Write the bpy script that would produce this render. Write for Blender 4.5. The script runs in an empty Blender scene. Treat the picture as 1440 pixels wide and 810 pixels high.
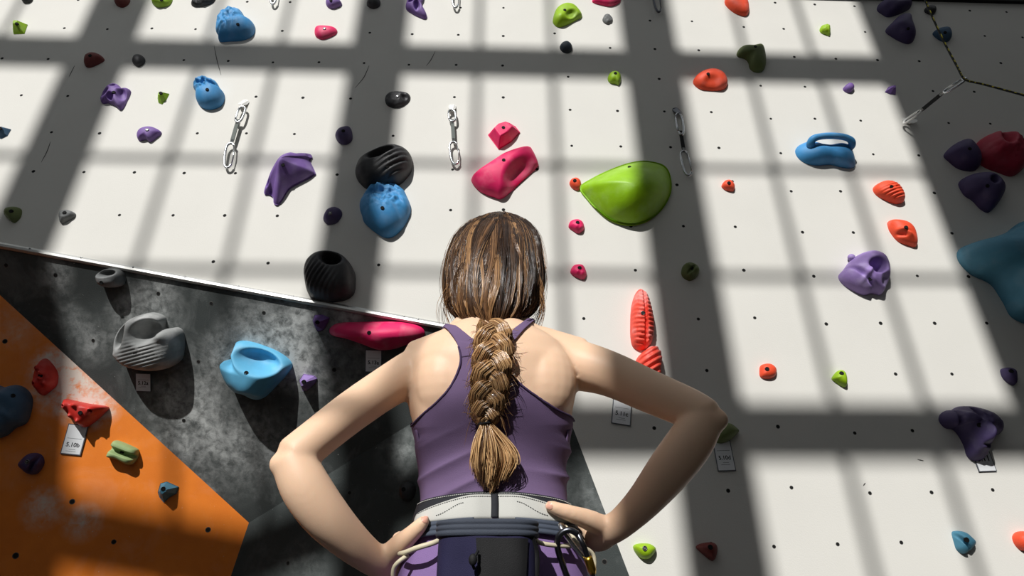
import bpy, bmesh, math, random
import numpy as np
from mathutils import Vector, Matrix, noise
random.seed(7); rng = np.random.default_rng(7)
scene = bpy.context.scene
COL = scene.collection

# ------------------------------------------------------------------ camera
FPX = 855.0; CAMD = 2.3; CAMZ = 0.9
_p, _y, _r = [math.radians(a) for a in (27.21, 1.943, -0.211)]
cF = np.array([math.sin(_y)*math.cos(_p), math.cos(_y)*math.cos(_p), math.sin(_p)])
cR = np.array([math.cos(_y), -math.sin(_y), 0.0]); cU = np.cross(cR, cF)
cR, cU = math.cos(_r)*cR+math.sin(_r)*cU, -math.sin(_r)*cR+math.cos(_r)*cU
cC = np.array([0.0, -CAMD, CAMZ])
cam_d = bpy.data.cameras.new('camera'); cam = bpy.data.objects.new('camera', cam_d); COL.objects.link(cam)
cam_d.sensor_width = 36.0; cam_d.lens = 36.0*FPX/1440.0; cam_d.clip_start = 0.02
cam.matrix_world = Matrix(((cR[0], cU[0], -cF[0], cC[0]), (cR[1], cU[1], -cF[1], cC[1]), (cR[2], cU[2], -cF[2], cC[2]), (0, 0, 0, 1)))
scene.camera = cam

# ------------------------------------------------------------------ light
SX, SK = 0.395, 0.80                       # sunlight runs (SX, 1, -SK)
world = bpy.data.worlds.new('sky'); scene.world = world; world.use_nodes = True
world.node_tree.nodes['Background'].inputs[0].default_value = (0.93, 0.97, 1.0, 1)
world.node_tree.nodes['Background'].inputs[1].default_value = 0.44
sun_d = bpy.data.lights.new('sun', 'SUN'); sun = bpy.data.objects.new('sun', sun_d); COL.objects.link(sun)
sun_d.energy = 4.2; sun_d.angle = math.radians(0.75); sun_d.color = (1.0, 0.985, 0.96)
sun.rotation_euler = Vector((SX, 1, -SK)).to_track_quat('-Z', 'Y').to_euler()
sun.location = (-3, -9, 9)
vs = scene.view_settings
vs.view_transform = 'Standard'; vs.look = 'None'; vs.gamma = 1.0; vs.use_curve_mapping = False; vs.exposure = 0.0

# ------------------------------------------------------------------ helpers
def ray(x, y): return cF + cR*((x-720)/FPX) + cU*((405-y)/FPX)
def at(x, y, Y=0.0):
    d = ray(x, y); return cC + d*((Y+CAMD)/d[1])
def pix(P):
    d = np.asarray(P)-cC; z = d@cF
    return np.stack([720+FPX*(d@cR)/z, 405-FPX*(d@cU)/z], -1)
class Plane:
    def __init__(s, o, n):
        s.o = np.array(o, float); n = np.array(n, float); s.n = n/np.linalg.norm(n)
        e = np.cross(np.array([0, 0, 1.0]), s.n); s.e1 = e/np.linalg.norm(e); s.e2 = np.cross(s.n, s.e1)
    def hit(s, x, y, off=0.0):
        d = ray(x, y); t = ((s.o+s.n*off-cC)@s.n)/(d@s.n); return cC+d*t
    def hits(s, q, off=0.0):
        d = cF[None]+cR[None]*((q[:, :1]-720)/FPX)+cU[None]*((405-q[:, 1:2])/FPX)
        t = ((s.o+s.n*off-cC)@s.n)/(d@s.n); return cC+d*t[:, None]
    def mat(s, p):
        m = Matrix.Identity(4)
        for i in range(3): m[i][0], m[i][1], m[i][2], m[i][3] = s.e1[i], s.e2[i], s.n[i], p[i]
        return m
def mesh_obj(name, verts, faces, mat, parent=None, smooth=True, loc=None):
    me = bpy.data.meshes.new(name)
    v = np.asarray(verts, float)
    if loc is not None: v = v-np.asarray(loc)
    me.from_pydata(v.tolist(), [], [list(f) for f in faces]); me.update()
    mats = mat if isinstance(mat, (list, tuple)) else [mat]
    for m in mats: me.materials.append(m)
    if smooth: me.polygons.foreach_set('use_smooth', [True]*len(me.polygons))
    o = bpy.data.objects.new(name, me); COL.objects.link(o)
    if parent is not None: o.parent = parent
    if loc is not None: o.location = Vector(loc)
    return o
def child_world(o, parent):               # keep world coordinates under a located parent
    o.parent = parent; o.matrix_parent_inverse = parent_mat(parent).inverted(); return o
def parent_mat(p):
    m = p.matrix_basis.copy()
    if p.parent: m = parent_mat(p.parent) @ p.matrix_parent_inverse @ m
    return m
def tag(o, label=None, cat=None, group=None, kind=None):
    if label: o['label'] = label
    if cat: o['category'] = cat
    if group: o['group'] = group
    if kind: o['kind'] = kind
    return o
def empty(name, loc):
    o = bpy.data.objects.new(name, None); COL.objects.link(o); o.location = Vector(loc); o.empty_display_size = 0.05
    return o
def lin(c):
    return tuple(((v/255)/12.92 if v/255 <= 0.04045 else ((v/255+0.055)/1.055)**2.4) for v in c)+(1,)
class MB:                                  # mesh collector
    def __init__(s): s.v = []; s.f = []; s.m = []
    def add(s, v, f, m=0):
        b = len(s.v); s.v += [tuple(p) for p in v]; s.f += [tuple(i+b for i in q) for q in f]; s.m += [m]*len(f); return s
    def tube(s, pts, rad, n=8, closed=False, m=0, flat=None, caps=True):
        pts = np.asarray(pts, float); k = len(pts); rad = np.broadcast_to(np.asarray(rad, float), (k,))
        if closed: t = np.roll(pts, -1, 0)-np.roll(pts, 1, 0)
        else: t = np.gradient(pts, axis=0)
        t /= np.linalg.norm(t, axis=1)[:, None]+1e-12
        ref = np.array([0, 1.0, 0]) if flat is None else np.asarray(flat[0], float)
        if flat is None and abs(t[0]@ref) > 0.9: ref = np.array([1.0, 0, 0])
        vv = []; u = ref-t[0]*(ref@t[0]); u /= np.linalg.norm(u)
        for i in range(k):
            u = u-t[i]*(u@t[i]); u /= np.linalg.norm(u)+1e-12
            w = np.cross(t[i], u)
            sq = 1.0 if flat is None else flat[1]
            for j in range(n):
                a = 2*math.pi*j/n; vv.append(pts[i]+rad[i]*(math.cos(a)*u*sq+math.sin(a)*w))
        ff = []
        for i in range(k if closed else k-1):
            i2 = (i+1) % k
            for j in range(n): ff.append((i*n+j, i*n+(j+1) % n, i2*n+(j+1) % n, i2*n+j))
        if not closed and caps: ff += [tuple(range(n-1, -1, -1)), tuple((k-1)*n+j for j in range(n))]
        return s.add(vv, ff, m)
    def box(s, c, ax, ay, az, m=0):         # half-axis vectors
        c, ax, ay, az = [np.asarray(q, float) for q in (c, ax, ay, az)]
        v = [c+i*ax+j*ay+k*az for k in (-1, 1) for j in (-1, 1) for i in (-1, 1)]
        return s.add(v, [(0, 2, 3, 1), (4, 5, 7, 6), (0, 1, 5, 4), (2, 6, 7, 3), (0, 4, 6, 2), (1, 3, 7, 5)], m)
    def build(s, name, mats, parent=None, smooth=True, loc=None):
        o = mesh_obj(name, s.v, s.f, mats, None, smooth, loc)
        if any(s.m): o.data.polygons.foreach_set('material_index', s.m)
        if parent is not None: child_world(o, parent)
        return o
def catmull(p, n, closed=False):
    p = np.asarray(p, float); k = len(p); out = []
    segs = k if closed else k-1
    for i in range(segs):
        if closed: a, b, c, d = p[(i-1) % k], p[i], p[(i+1) % k], p[(i+2) % k]
        else: a, b, c, d = p[max(i-1, 0)], p[i], p[i+1], p[min(i+2, k-1)]
        for j in range(n):
            t = j/n
            out.append(0.5*((2*b)+(-a+c)*t+(2*a-5*b+4*c-d)*t*t+(-a+3*b-3*c+d)*t**3))
    if not closed: out.append(p[-1])
    return np.array(out)

# ------------------------------------------------------------------ materials
MATS = {}
def mat(name, col, rough=0.6, var=0.12, scale=30.0, bump=0.0, metal=0.0, chalk=0.0, spec=0.4, sss=0.0, coord='Object', bscale=None):
    if name in MATS: return MATS[name]
    m = bpy.data.materials.new(name); m.use_nodes = True; nt = m.node_tree; b = nt.nodes['Principled BSDF']
    c = lin(col)
    tc = nt.nodes.new('ShaderNodeTexCoord'); nz = nt.nodes.new('ShaderNodeTexNoise'); nz.inputs['Scale'].default_value = scale
    nz.inputs['Detail'].default_value = 5; nt.links.new(tc.outputs[coord], nz.inputs['Vector'])
    mx = nt.nodes.new('ShaderNodeMix'); mx.data_type = 'RGBA'
    mx.inputs[6].default_value = tuple(v*(1-var) for v in c[:3])+(1,); mx.inputs[7].default_value = tuple(min(1, v*(1+var)) for v in c[:3])+(1,)
    nt.links.new(nz.outputs['Fac'], mx.inputs[0]); out = mx.outputs[2]
    if chalk > 0:
        n2 = nt.nodes.new('ShaderNodeTexNoise'); n2.inputs['Scale'].default_value = scale*0.45; n2.inputs['Detail'].default_value = 6
        nt.links.new(tc.outputs[coord], n2.inputs['Vector'])
        rp = nt.nodes.new('ShaderNodeMapRange'); rp.inputs[1].default_value = 0.5; rp.inputs[2].default_value = 0.75; rp.inputs[4].default_value = chalk
        nt.links.new(n2.outputs['Fac'], rp.inputs[0])
        m2 = nt.nodes.new('ShaderNodeMix'); m2.data_type = 'RGBA'; m2.inputs[7].default_value = (0.75, 0.75, 0.74, 1)
        nt.links.new(rp.outputs[0], m2.inputs[0]); nt.links.new(out, m2.inputs[6]); out = m2.outputs[2]
    nt.links.new(out, b.inputs['Base Color'])
    b.inputs['Roughness'].default_value = rough; b.inputs['Metallic'].default_value = metal
    b.inputs['Specular IOR Level'].default_value = spec
    if sss > 0:
        b.inputs['Subsurface Weight'].default_value = sss; b.inputs['Subsurface Radius'].default_value = (0.02, 0.008, 0.004); b.inputs['Subsurface Scale'].default_value = 0.5
    if bump > 0:
        bp = nt.nodes.new('ShaderNodeBump'); bp.inputs['Strength'].default_value = bump; bp.inputs['Distance'].default_value = 0.004
        nb = nt.nodes.new('ShaderNodeTexNoise'); nb.inputs['Scale'].default_value = bscale or scale*6; nb.inputs['Detail'].default_value = 4
        nt.links.new(tc.outputs[coord], nb.inputs['Vector']); nt.links.new(nb.outputs['Fac'], bp.inputs['Height']); nt.links.new(bp.outputs[0], b.inputs['Normal'])
    MATS[name] = m; return m
def chalk_mat(name, col, col2, spots, gen=0.25, scale=6.0, rough=0.75, bump=0.25):
    """painted textured panel with chalk smears: spots = [(point, radius, strength)] in world space"""
    m = mat(name, col, rough, 0.18, scale*2, bump, coord='Object', bscale=260)
    nt = m.node_tree; b = nt.nodes['Principled BSDF']; src = b.inputs['Base Color'].links[0].from_socket
    tc = nt.nodes.new('ShaderNodeTexCoord')
    def noise_(sc, det, dist=0.0):
        n = nt.nodes.new('ShaderNodeTexNoise'); n.inputs['Scale'].default_value = sc; n.inputs['Detail'].default_value = det
        n.inputs['Roughness'].default_value = 0.65; n.inputs['Distortion'].default_value = dist
        nt.links.new(tc.outputs['Object'], n.inputs['Vector']); return n.outputs['Fac']
    def math_(op, a, c, clamp=False):
        n = nt.nodes.new('ShaderNodeMath'); n.operation = op; n.use_clamp = clamp
        for i, q in enumerate((a, c)):
            if isinstance(q, (int, float)): n.inputs[i].default_value = q
            else: nt.links.new(q, n.inputs[i])
        return n.outputs[0]
    def rng_(v, a, c, lo=0.0, hi=1.0):
        n = nt.nodes.new('ShaderNodeMapRange'); n.inputs[1].default_value = a; n.inputs[2].default_value = c; n.inputs[3].default_value = lo; n.inputs[4].default_value = hi
        nt.links.new(v, n.inputs[0]); return n.outputs[0]
    n1 = noise_(scale, 8, 0.6); n2 = noise_(scale*5, 6, 0.3)
    tot = math_('MULTIPLY', rng_(n1, 0.52, 0.78), gen)
    speck = rng_(noise_(90, 2), 0.74, 0.78, 0, 0.5); tot = math_('ADD', tot, speck)
    smear = math_('MULTIPLY', rng_(n1, 0.3, 0.62, 0.25, 1.0), rng_(n2, 0.34, 0.62, 0.15, 1.0))
    for p, rad, st in spots:
        d = nt.nodes.new('ShaderNodeVectorMath'); d.operation = 'DISTANCE'; nt.links.new(tc.outputs['Object'], d.inputs[0]); d.inputs[1].default_value = tuple(p)
        g = rng_(d.outputs['Value'], rad*0.1, rad, st*0.8, 0.0)
        tot = math_('ADD', tot, math_('MULTIPLY', g, smear))
    tot = math_('MINIMUM', tot, 0.92)
    mx = nt.nodes.new('ShaderNodeMix'); mx.data_type = 'RGBA'; mx.inputs[7].default_value = lin(col2)
    nt.links.new(tot, mx.inputs[0]); nt.links.new(src, mx.inputs[6]); nt.links.new(mx.outputs[2], b.inputs['Base Color'])
    return m
M_white = mat('white_panel_paint', (221, 219, 212), 0.7, 0.05, 3.5, 0.12, bscale=180)
M_hole_shade = mat('hole_shade_black', (14, 14, 14), 0.9, 0.1)  # shade inside the holes as black colour, no hole is cut
M_steel = mat('galvanised_steel', (190, 192, 192), 0.32, 0.06, 40, metal=1.0)
M_alu = mat('polished_aluminium', (205, 208, 210), 0.25, 0.05, 40, metal=1.0)
M_frame = mat('window_frame_paint', (90, 90, 88), 0.6)
M_plaster = mat('grey_plaster', (62, 60, 57), 0.85)
M_floor = mat('rubber_floor', (44, 43, 42), 0.85, 0.1, 12)
M_beam = mat('black_beam', (22, 21, 20), 0.8)

# ------------------------------------------------------------------ setting: recess geometry
WALL = Plane((0, 0, 0), (0, -1, 0))
T0 = at(-95, 328, 0); P1 = at(761, 484, 0); P2 = at(885, 810, 0); MM = at(350, 735, 0.51); QQ = at(38, 692, 0.34)
def plane3(a, b, c):
    n = np.cross(b-a, c-a); n /= np.linalg.norm(n)
    if n@(cC-a) < 0: n = -n
    return Plane(a, n)
FA = plane3(T0, P1, MM); FB = plane3(P1, P2, MM); FO = plane3(T0, MM, QQ)
def isect(p, q):                            # line of two planes
    d = np.cross(p.n, q.n); A = np.array([p.n, q.n, d]); o = np.linalg.solve(A, np.array([p.n@p.o, q.n@q.o, 0.0])); return o, d
def on_z(o, d, z): return o+d*((z-o[2])/d[2])
ZB = 0.0
P2b = P1+(P2-P1)*((ZB-P1[2])/(P2[2]-P1[2]))
o_, d_ = isect(FO, FB); MMb = on_z(o_, d_, ZB)
o_, d_ = isect(FO, WALL); T0b = on_z(T0, d_, ZB)
if __name__ == '__main__':
    print('edge O/B px', pix(on_z(MM, MMb-MM, MM[2]-0.1)), 'T0', T0, 'T0b', T0b, pix(T0b), 'P2b', P2b, 'M', MM, MMb)
def struct(o, name=None): o['kind'] = 'structure'; return o

# white wall, panel by panel
wall = struct(empty('wall_front', (0, 0, 0)))
def clip(poly, a, n):                       # keep (p-a).n >= 0, 2D
    out = []
    for i in range(len(poly)):
        p, q = poly[i], poly[(i+1) % len(poly)]; dp, dq = (p-a)@n, (q-a)@n
        if dp >= 0: out.append(p)
        if dp*dq < 0: out.append(p+(q-p)*(dp/(dp-dq)))
    return out
uv = lambda p: np.array([p[0], p[2]])
def perp(a, b, keep):                       # normal of line ab pointing to the side of keep
    d = b-a; n = np.array([-d[1], d[0]]); n /= np.linalg.norm(n)
    return n if (keep-a)@n > 0 else -n
tA, tB, tC, tD = uv(T0), uv(P1), uv(P2b), uv(T0b)
n_tr = perp(tA, tB, np.array([0, 9.0])); n_rt = perp(tB, tC, np.array([9.0, 1.0])); n_lf = perp(tA, tD, np.array([-9.0, 1.0]))
TOPV = 3.985
US = [-4.03, -2.81, -1.59, -0.372, 0.85, 2.10, 3.05, 4.27]
SE = [[ZB, 2.44-0.15, TOPV], [ZB, 0.89, 3.33, TOPV], [ZB, 0.84, 3.275, TOPV], [ZB, 1.105, TOPV], [ZB, 1.105, 3.55, TOPV], [ZB, 1.105, 3.4, TOPV], [ZB, 1.4, 3.2, TOPV]]
def panel(poly):
    poly = np.array(poly); c = poly.mean(0); n = len(poly)
    ar = 0.5*sum(poly[i][0]*poly[(i+1) % n][1]-poly[(i+1) % n][0]*poly[i][1] for i in range(n))
    if abs(ar) < 1e-3: return
    if ar < 0: poly = poly[::-1]
    bm = bmesh.new(); f = bm.faces.new([bm.verts.new((p[0], 0, p[1])) for p in poly])   # faces -y
    bmesh.ops.inset_region(bm, faces=[f], thickness=0.0007, depth=0, use_even_offset=True)
    rim = [q for q in bm.faces if q != f]
    bmesh.ops.delete(bm, geom=rim, context='FACES')
    bm.normal_update()
    if f.normal.y > 0: f.normal_flip()
    ex = bmesh.ops.extrude_face_region(bm, geom=[f])
    vs_ = [g for g in ex['geom'] if isinstance(g, bmesh.types.BMVert)]
    for v in vs_: v.co.y -= 0.0
    for v in bm.verts:
        if v not in vs_: v.co.y += 0.018
    bmesh.ops.recalc_face_normals(bm, faces=bm.faces)
    me = bpy.data.meshes.new('panel'); bm.to_mesh(me); bm.free(); me.materials.append(M_white)
    o = bpy.data.objects.new('panel', me); COL.objects.link(o); o.parent = wall
for ci in range(len(US)-1):
    for ri in range(len(SE[ci])-1):
        u0, u1, v0, v1 = US[ci], US[ci+1], SE[ci][ri], SE[ci][ri+1]
        rect = [np.array(q) for q in ((u0, v0), (u1, v0), (u1, v1), (u0, v1))]
        a = clip(rect, tA, n_tr)                                        # above the trim
        below = clip(rect, tA, -n_tr)
        b = clip(below, tB, n_rt) if below else []                      # right of the recess
        c = clip(below, tA, n_lf) if below else []                      # left of it
        for extra in (b, c):
            if len(extra) > 2 and len(a) > 2:
                bm = bmesh.new()
                A2 = []
                for i in range(len(a)):
                    p, q = a[i], a[(i+1) % len(a)]; A2.append(p)
                    for k_ in sorted([e for e in extra if abs((e-tA)@n_tr) < 1e-7 and 1e-6 < (e-p)@(q-p)/((q-p)@(q-p)+1e-12) < 1-1e-6 and abs(np.cross(e-p, q-p)) < 1e-6], key=lambda e: (e-p)@(q-p)): A2.append(k_)
                f1 = bm.faces.new([bm.verts.new((p[0], 0, p[1])) for p in A2]); f2 = bm.faces.new([bm.verts.new((p[0], 0, p[1])) for p in extra])
                bmesh.ops.remove_doubles(bm, verts=bm.verts, dist=1e-5)
                sh = [e for e in bm.edges if len(e.link_faces) == 2]
                if sh:
                    bmesh.ops.dissolve_edges(bm, edges=sh, use_verts=False)
                    bm.faces.ensure_lookup_table(); a = [np.array([l.vert.co.x, l.vert.co.z]) for l in bm.faces[0].loops]
                    bm.free()
                else:
                    bm.free(); panel(extra)
            elif len(extra) > 2: panel(extra)
        if len(a) > 2: panel(a)
bk = MB(); bk.box((0.12, 0.9, 2.0), (4.3, 0, 0), (0, 0.06, 0), (0, 0, 2.0)); 
struct(bk.build('wall_backing', M_beam, smooth=False))

# the recessed volume: two grey faces and an orange one
def facet(name, pts, pl, m):
    p = np.array(pts); k = len(p); b = p-pl.n*0.018
    f = [list(range(k))]
    if np.cross(p[1]-p[0], p[2]-p[0])@pl.n < 0: f = [list(range(k))[::-1]]
    o = mesh_obj(name, np.concatenate([p, b]), f+[tuple(i+k for i in f[0][::-1])]+[(i, (i+1) % k, (i+1) % k+k, i+k) for i in range(k)], m, smooth=False)
    return struct(o)
sp = lambda pl, x, y, r, s: (tuple(pl.hit(x, y)), r, s)
M_greyA = chalk_mat('grey_panel_chalk', (66, 71, 70), (205, 208, 206), [sp(FA, 80, 390, .10, .9), sp(FA, 205, 445, .2, .8), sp(FA, 190, 450, .12, .6), sp(FA, 132, 480, .13, .7), sp(FA, 225, 405, .13, .7),
    sp(FA, 375, 480, .26, 1.3), sp(FA, 330, 500, .16, .8), sp(FA, 420, 500, .2, 1.0), sp(FA, 250, 585, .22, .9), sp(FA, 230, 560, .12, .6), sp(FA, 300, 630, .3, .9), sp(FA, 290, 520, .18, .6), sp(FA, 440, 440, .2, .7), sp(FA, 500, 450, .15, .9),
    sp(FA, 480, 540, .25, .55), sp(FA, 380, 620, .2, .6), sp(FA, 100, 450, .1, .5)], 0.22)
M_greyB = chalk_mat('grey_panel_plain', (60, 66, 65), (190, 195, 193), [sp(FB, 825, 700, .12, .5), sp(FB, 565, 640, .14, .6), sp(FB, 430, 800, .15, .4)], 0.12)
M_orange = chalk_mat('orange_panel', (252, 134, 44), (236, 226, 214), [sp(FO, 95, 535, .17, 2.6), sp(FO, 75, 512, .1, 1.6), sp(FO, 122, 567, .13, 2.2), sp(FO, 60, 715, .1, 1.2), sp(FO, 115, 735, .09, 1.1), sp(FO, 25, 460, .12, .5), sp(FO, 145, 580, .08, .8)], 0.1, bump=0.12, rough=0.5)
facA = facet('wall_grey_upper', [T0, P1, MM], FA, M_greyA)
facB = facet('wall_grey_lower', [P1, P2b, MMb, MM], FB, M_greyB)
facO = facet('wall_orange', [T0, MM, MMb, T0b], FO, M_orange)

# bolt holes (T-nuts): far under ten pixels each, one joined part per wall face
HW = [(90.5,39.6),(151,41),(213.6,40),(275,41),(3,82),(67.7,83),(258.5,84.5),(321,85.7),(383.8,87.7),(448.5,87.5),(512,88.7),(575,91),(641.5,91.2),(706.7,92.2),(30,134),(95.3,135),(360,136),(426,137.4),(493,138.6),(639,136.6),(707.7,137),
(72.4,186),(140,187.5),(277.5,187.5),(346.5,187.5),(414,188.5),(552.8,191),(47,241),(118,242),(189,242.4),(259,243.4),(331,243.6),(474,245.6),(636.5,238.4),(168,302.5),(243.4,302.8),(316,303),(390,303.5),(633.7,295.5),(300,368),(377,370),(532.5,372.5),(631,357.7),
(914,29),(973,30),(1046,38),(858,67.4),(921,69),(982.7,70.7),(799,108),(927,111),(1069.7,120.6),(801.7,154.4),(868.4,156),(934.3,156.7),(1000.3,157.7),(708,11),(647.5,10.8),(579.6,48),(644.5,49),(707.7,50.6),(520,46),(397,43.4),(408,3),(347.7,2.5),(110,0),
(1090,3.8),(1145.7,6.3),(1201.6,8.8),(1102,40.6),(1216.6,45),(1117,80),(1175.5,82.7),(1234,84.5),(1292.6,86),(1132,122),(1312,128),(1370,129),(1084,167),(1146,167),(1210.4,169.7),(1334,173),(1392.6,174),(1363.8,15),(1415.4,17),(1384.8,50.6),(1438,52.6),(1407.4,88.7),
(804,205),(873,206),(943,207),(1011,208),(952,260),(887,318),(961,318),(1034,319),(893.5,380),(1046,380),(708,295),(821,448),(982,448.6),(1061.4,447),(994,521),(920,602),(1024,690),
(1098,215.5),(1228,217),(1292,218.5),(1112.6,269),(1182,269),(1314,271.4),(1128.6,326.6),(1200,327),(1338.7,328),(1144.4,388.5),(1290,388),(1362,389),(1162,455.6),(1238.4,454.6),(1314.4,454.6),(1387.6,454.4),(1259.5,526),(1338.7,526),(1094,600),(1202,609),(1283,605.5),
(1113,685.7),(1223.4,693.5),(1310,692.5),(1396,689),(1088.5,768.7),(1178,765.4),(1267.5,763),(1000,765),(716,357),(755,238),(780,47),(1030,255),(700,370),(680,420),(760,390),(740,500)]
HA = [(78,387),(8.5,373),(222.6,413),(297,427),(131,479),(279,508.6),(258.5,591.5),(371,440),(470,520)]
HB = [(491.6,693),(405,792),(620,760),(850,790)]
HO = [(7,480),(101.5,705.5),(160,762),(292.6,745),(22,781.5)]
def holes(name, lst, pl, r, parent):
    mb = MB()
    for x, y in lst:
        c = pl.hit(x, y); rr = r*random.uniform(0.88, 1.1); n = 14
        ring = lambda k, h: [c+pl.n*h+rr*k*(math.cos(2*math.pi*j/n)*pl.e1+math.sin(2*math.pi*j/n)*pl.e2) for j in range(n)]
        v = ring(1.25, 0.0)+ring(1.12, 0.0007)+ring(1.0, 0.0008)+ring(0.92, 0.0003)
        f = [(a*n+j, a*n+(j+1) % n, (a+1)*n+(j+1) % n, (a+1)*n+j) for a in range(3) for j in range(n)]
        mb.add(v, f, 0); mb.add(ring(0.95, 0.0004), [tuple(range(n))], 1)  # flush black disc paints the dark of the hole
    o = mb.build(name, [mat('tnut_rim', (70, 68, 64), 0.6), M_hole_shade], parent); o['kind'] = 'stuff'; return o
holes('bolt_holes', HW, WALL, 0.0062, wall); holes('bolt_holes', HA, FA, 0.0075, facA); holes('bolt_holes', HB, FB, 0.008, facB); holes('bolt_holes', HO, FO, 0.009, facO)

# rubber scuffs on the white paint
for pts in ([(71, 199), (66, 213), (58, 228)], [(301, 64), (305, 84), (311, 106)], [(519, 92), (512, 108), (499, 124)], [(612, 72), (606, 84), (599, 93)], [(1290, 646), (1299, 648)], [(1214, 683), (1217, 679)], [(105, 92), (97, 108)]):
    mb = MB(); c_ = catmull([WALL.hit(x, y, 0.0006) for x, y in pts], 6); k = len(c_); mb.tube(c_, 0.0022*np.sin(np.linspace(0.25, 2.9, k)), 6, flat=((0, 1, 0), 0.2)); mb.build('scuff_mark', mat('scuff', (92, 90, 86), 0.9), wall)

# metal edge trim with screws along the top of the recess
tr = struct(empty('trim_1', T0)); dT = (P1-T0)/np.linalg.norm(P1-T0); nT = np.array([-dT[2], 0, dT[0]])
prof = [(-0.012, 0.004), (-0.012, -0.006), (-0.006, -0.012), (0.004, -0.0115), (0.013, -0.007), (0.016, 0.0)]   # (along up normal, y)
mb = MB(); v = []
for e in (T0, P1+dT*0.02):
    v += [e+nT*a+np.array([0, b, 0]) for a, b in prof]
k = len(prof); mb.add(v, [(i, i+1, i+1+k, i+k) for i in range(k-1)]+[(k-1, 0, k, 2*k-1)]+[tuple(range(k)), tuple(range(2*k-1, k-1, -1))])
mb.build('metal_strip', mat('brushed_edge_strip', (200, 200, 196), 0.42, 0.15, 25, metal=0.85), tr, smooth=False)
for x in (42, 114, 187, 260, 335, 412, 490, 568, 588, 650):
    p = at(x, 345+0.1825*x-3.5, -0.0115); mb = MB(); n = 10
    v = [p+np.array([0, -0.0, 0])+0.0045*(math.cos(2*math.pi*j/n)*dT+math.sin(2*math.pi*j/n)*nT) for j in range(n)]+[p+np.array([0, -0.002, 0])+0.003*(math.cos(2*math.pi*j/n)*dT+math.sin(2*math.pi*j/n)*nT) for j in range(n)]
    mb.add(v, [(j, (j+1) % n, n+(j+1) % n, n+j) for j in range(n)]+[tuple(range(n, 2*n))]); mb.build('screw', M_steel, tr)

# ceiling edge, floor, window wall behind the viewer
b_ = MB(); b_.box((0.1, 0.13, TOPV+1.2), (4.3, 0, 0), (0, 0.15, 0), (0, 0, 1.2)); struct(b_.build('trim_2', M_beam, smooth=False))
b_ = MB(); b_.box((0, -2.5, -0.05), (6, 0, 0), (0, 4, 0), (0, 0, 0.05)); struct(b_.build('floor', M_floor, smooth=False))
for nm_, x_ in (('wall_left_added', -5.6), ('wall_right_added', 5.6)):  # unseen side walls, added to cut low light from the sides
    b_ = MB(); b_.box((x_, -2.2, 3.2), (0.06, 0, 0), (0, 2.75, 0), (0, 0, 3.2)); struct(b_.build(nm_, M_plaster, smooth=False))
WY = 5.0                                     # window plane at y = -WY
wx = lambda u: u-SX*WY
wz = lambda v_: v_+SK*WY
window = struct(empty('window_1', (0, -WY, 0)))
UB = [(-2.19+1.44*k-0.0, -1.90+1.44*k) for k in (-2, -1, 0, 1, 2)]; VB = [(1.385+1.945*k, 1.565+1.945*k) for k in (-2, -1, 0, 1, 2)]
UB = [(a, b) if not (abs(a+0.75) < .05 or abs(a-0.69) < .05) else ((-0.757, -0.49) if a < 0 else (0.69, 0.97)) for a, b in UB]
ulo, uhi, vlo, vhi = UB[0][0], 2.085, VB[0][0], VB[-1][1]
def bar(name, u0, u1, v0, v1, t=0.05):
    m_ = MB(); m_.box(((wx(u0)+wx(u1))/2, -WY, (wz(v0)+wz(v1))/2), ((u1-u0)/2, 0, 0), (0, t, 0), (0, 0, (v1-v0)/2)); return m_.build(name, M_frame, window, smooth=False)
for a, b in UB: bar('mullion', a, b, vlo, vhi, 0.03)
for a, b in VB: bar('transom', ulo, uhi, a, b, 0.03)
for a, b in list(zip(UB, UB[1:]))+[(UB[-1], (uhi, 0))]:
    for k in (1, 2):
        u = a[1]+(b[0]-a[1])*k/3; bar('glazing_bar', u-0.014, u+0.014, vlo, vhi, 0.01)
for a, b in zip(VB, VB[1:]):
    for k in (1, 2):
        v_ = a[1]+(b[0]-a[1])*k/3; bar('glazing_bar', ulo, uhi, v_-0.014, v_+0.014, 0.01)
wb = MB()
wb.box((wx(uhi)+2.5, -WY, 5.2), (2.5, 0, 0), (0, 0.06, 0), (0, 0, 5.5)); wb.box((wx(ulo)-2, -WY, 5.2), (2, 0, 0), (0, 0.06, 0), (0, 0, 5.5))
xm, xr = (wx(ulo)+wx(uhi))/2, (wx(uhi)-wx(ulo))/2
wb.box((xm, -WY, wz(vlo)/2), (xr, 0, 0), (0, 0.06, 0), (0, 0, wz(vlo)/2)); wb.box((xm, -WY, (wz(vhi)+10.7)/2), (xr, 0, 0), (0, 0.06, 0), (0, 0, (10.7-wz(vhi))/2))
struct(wb.build('wall_back', M_plaster, smooth=False))

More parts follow.
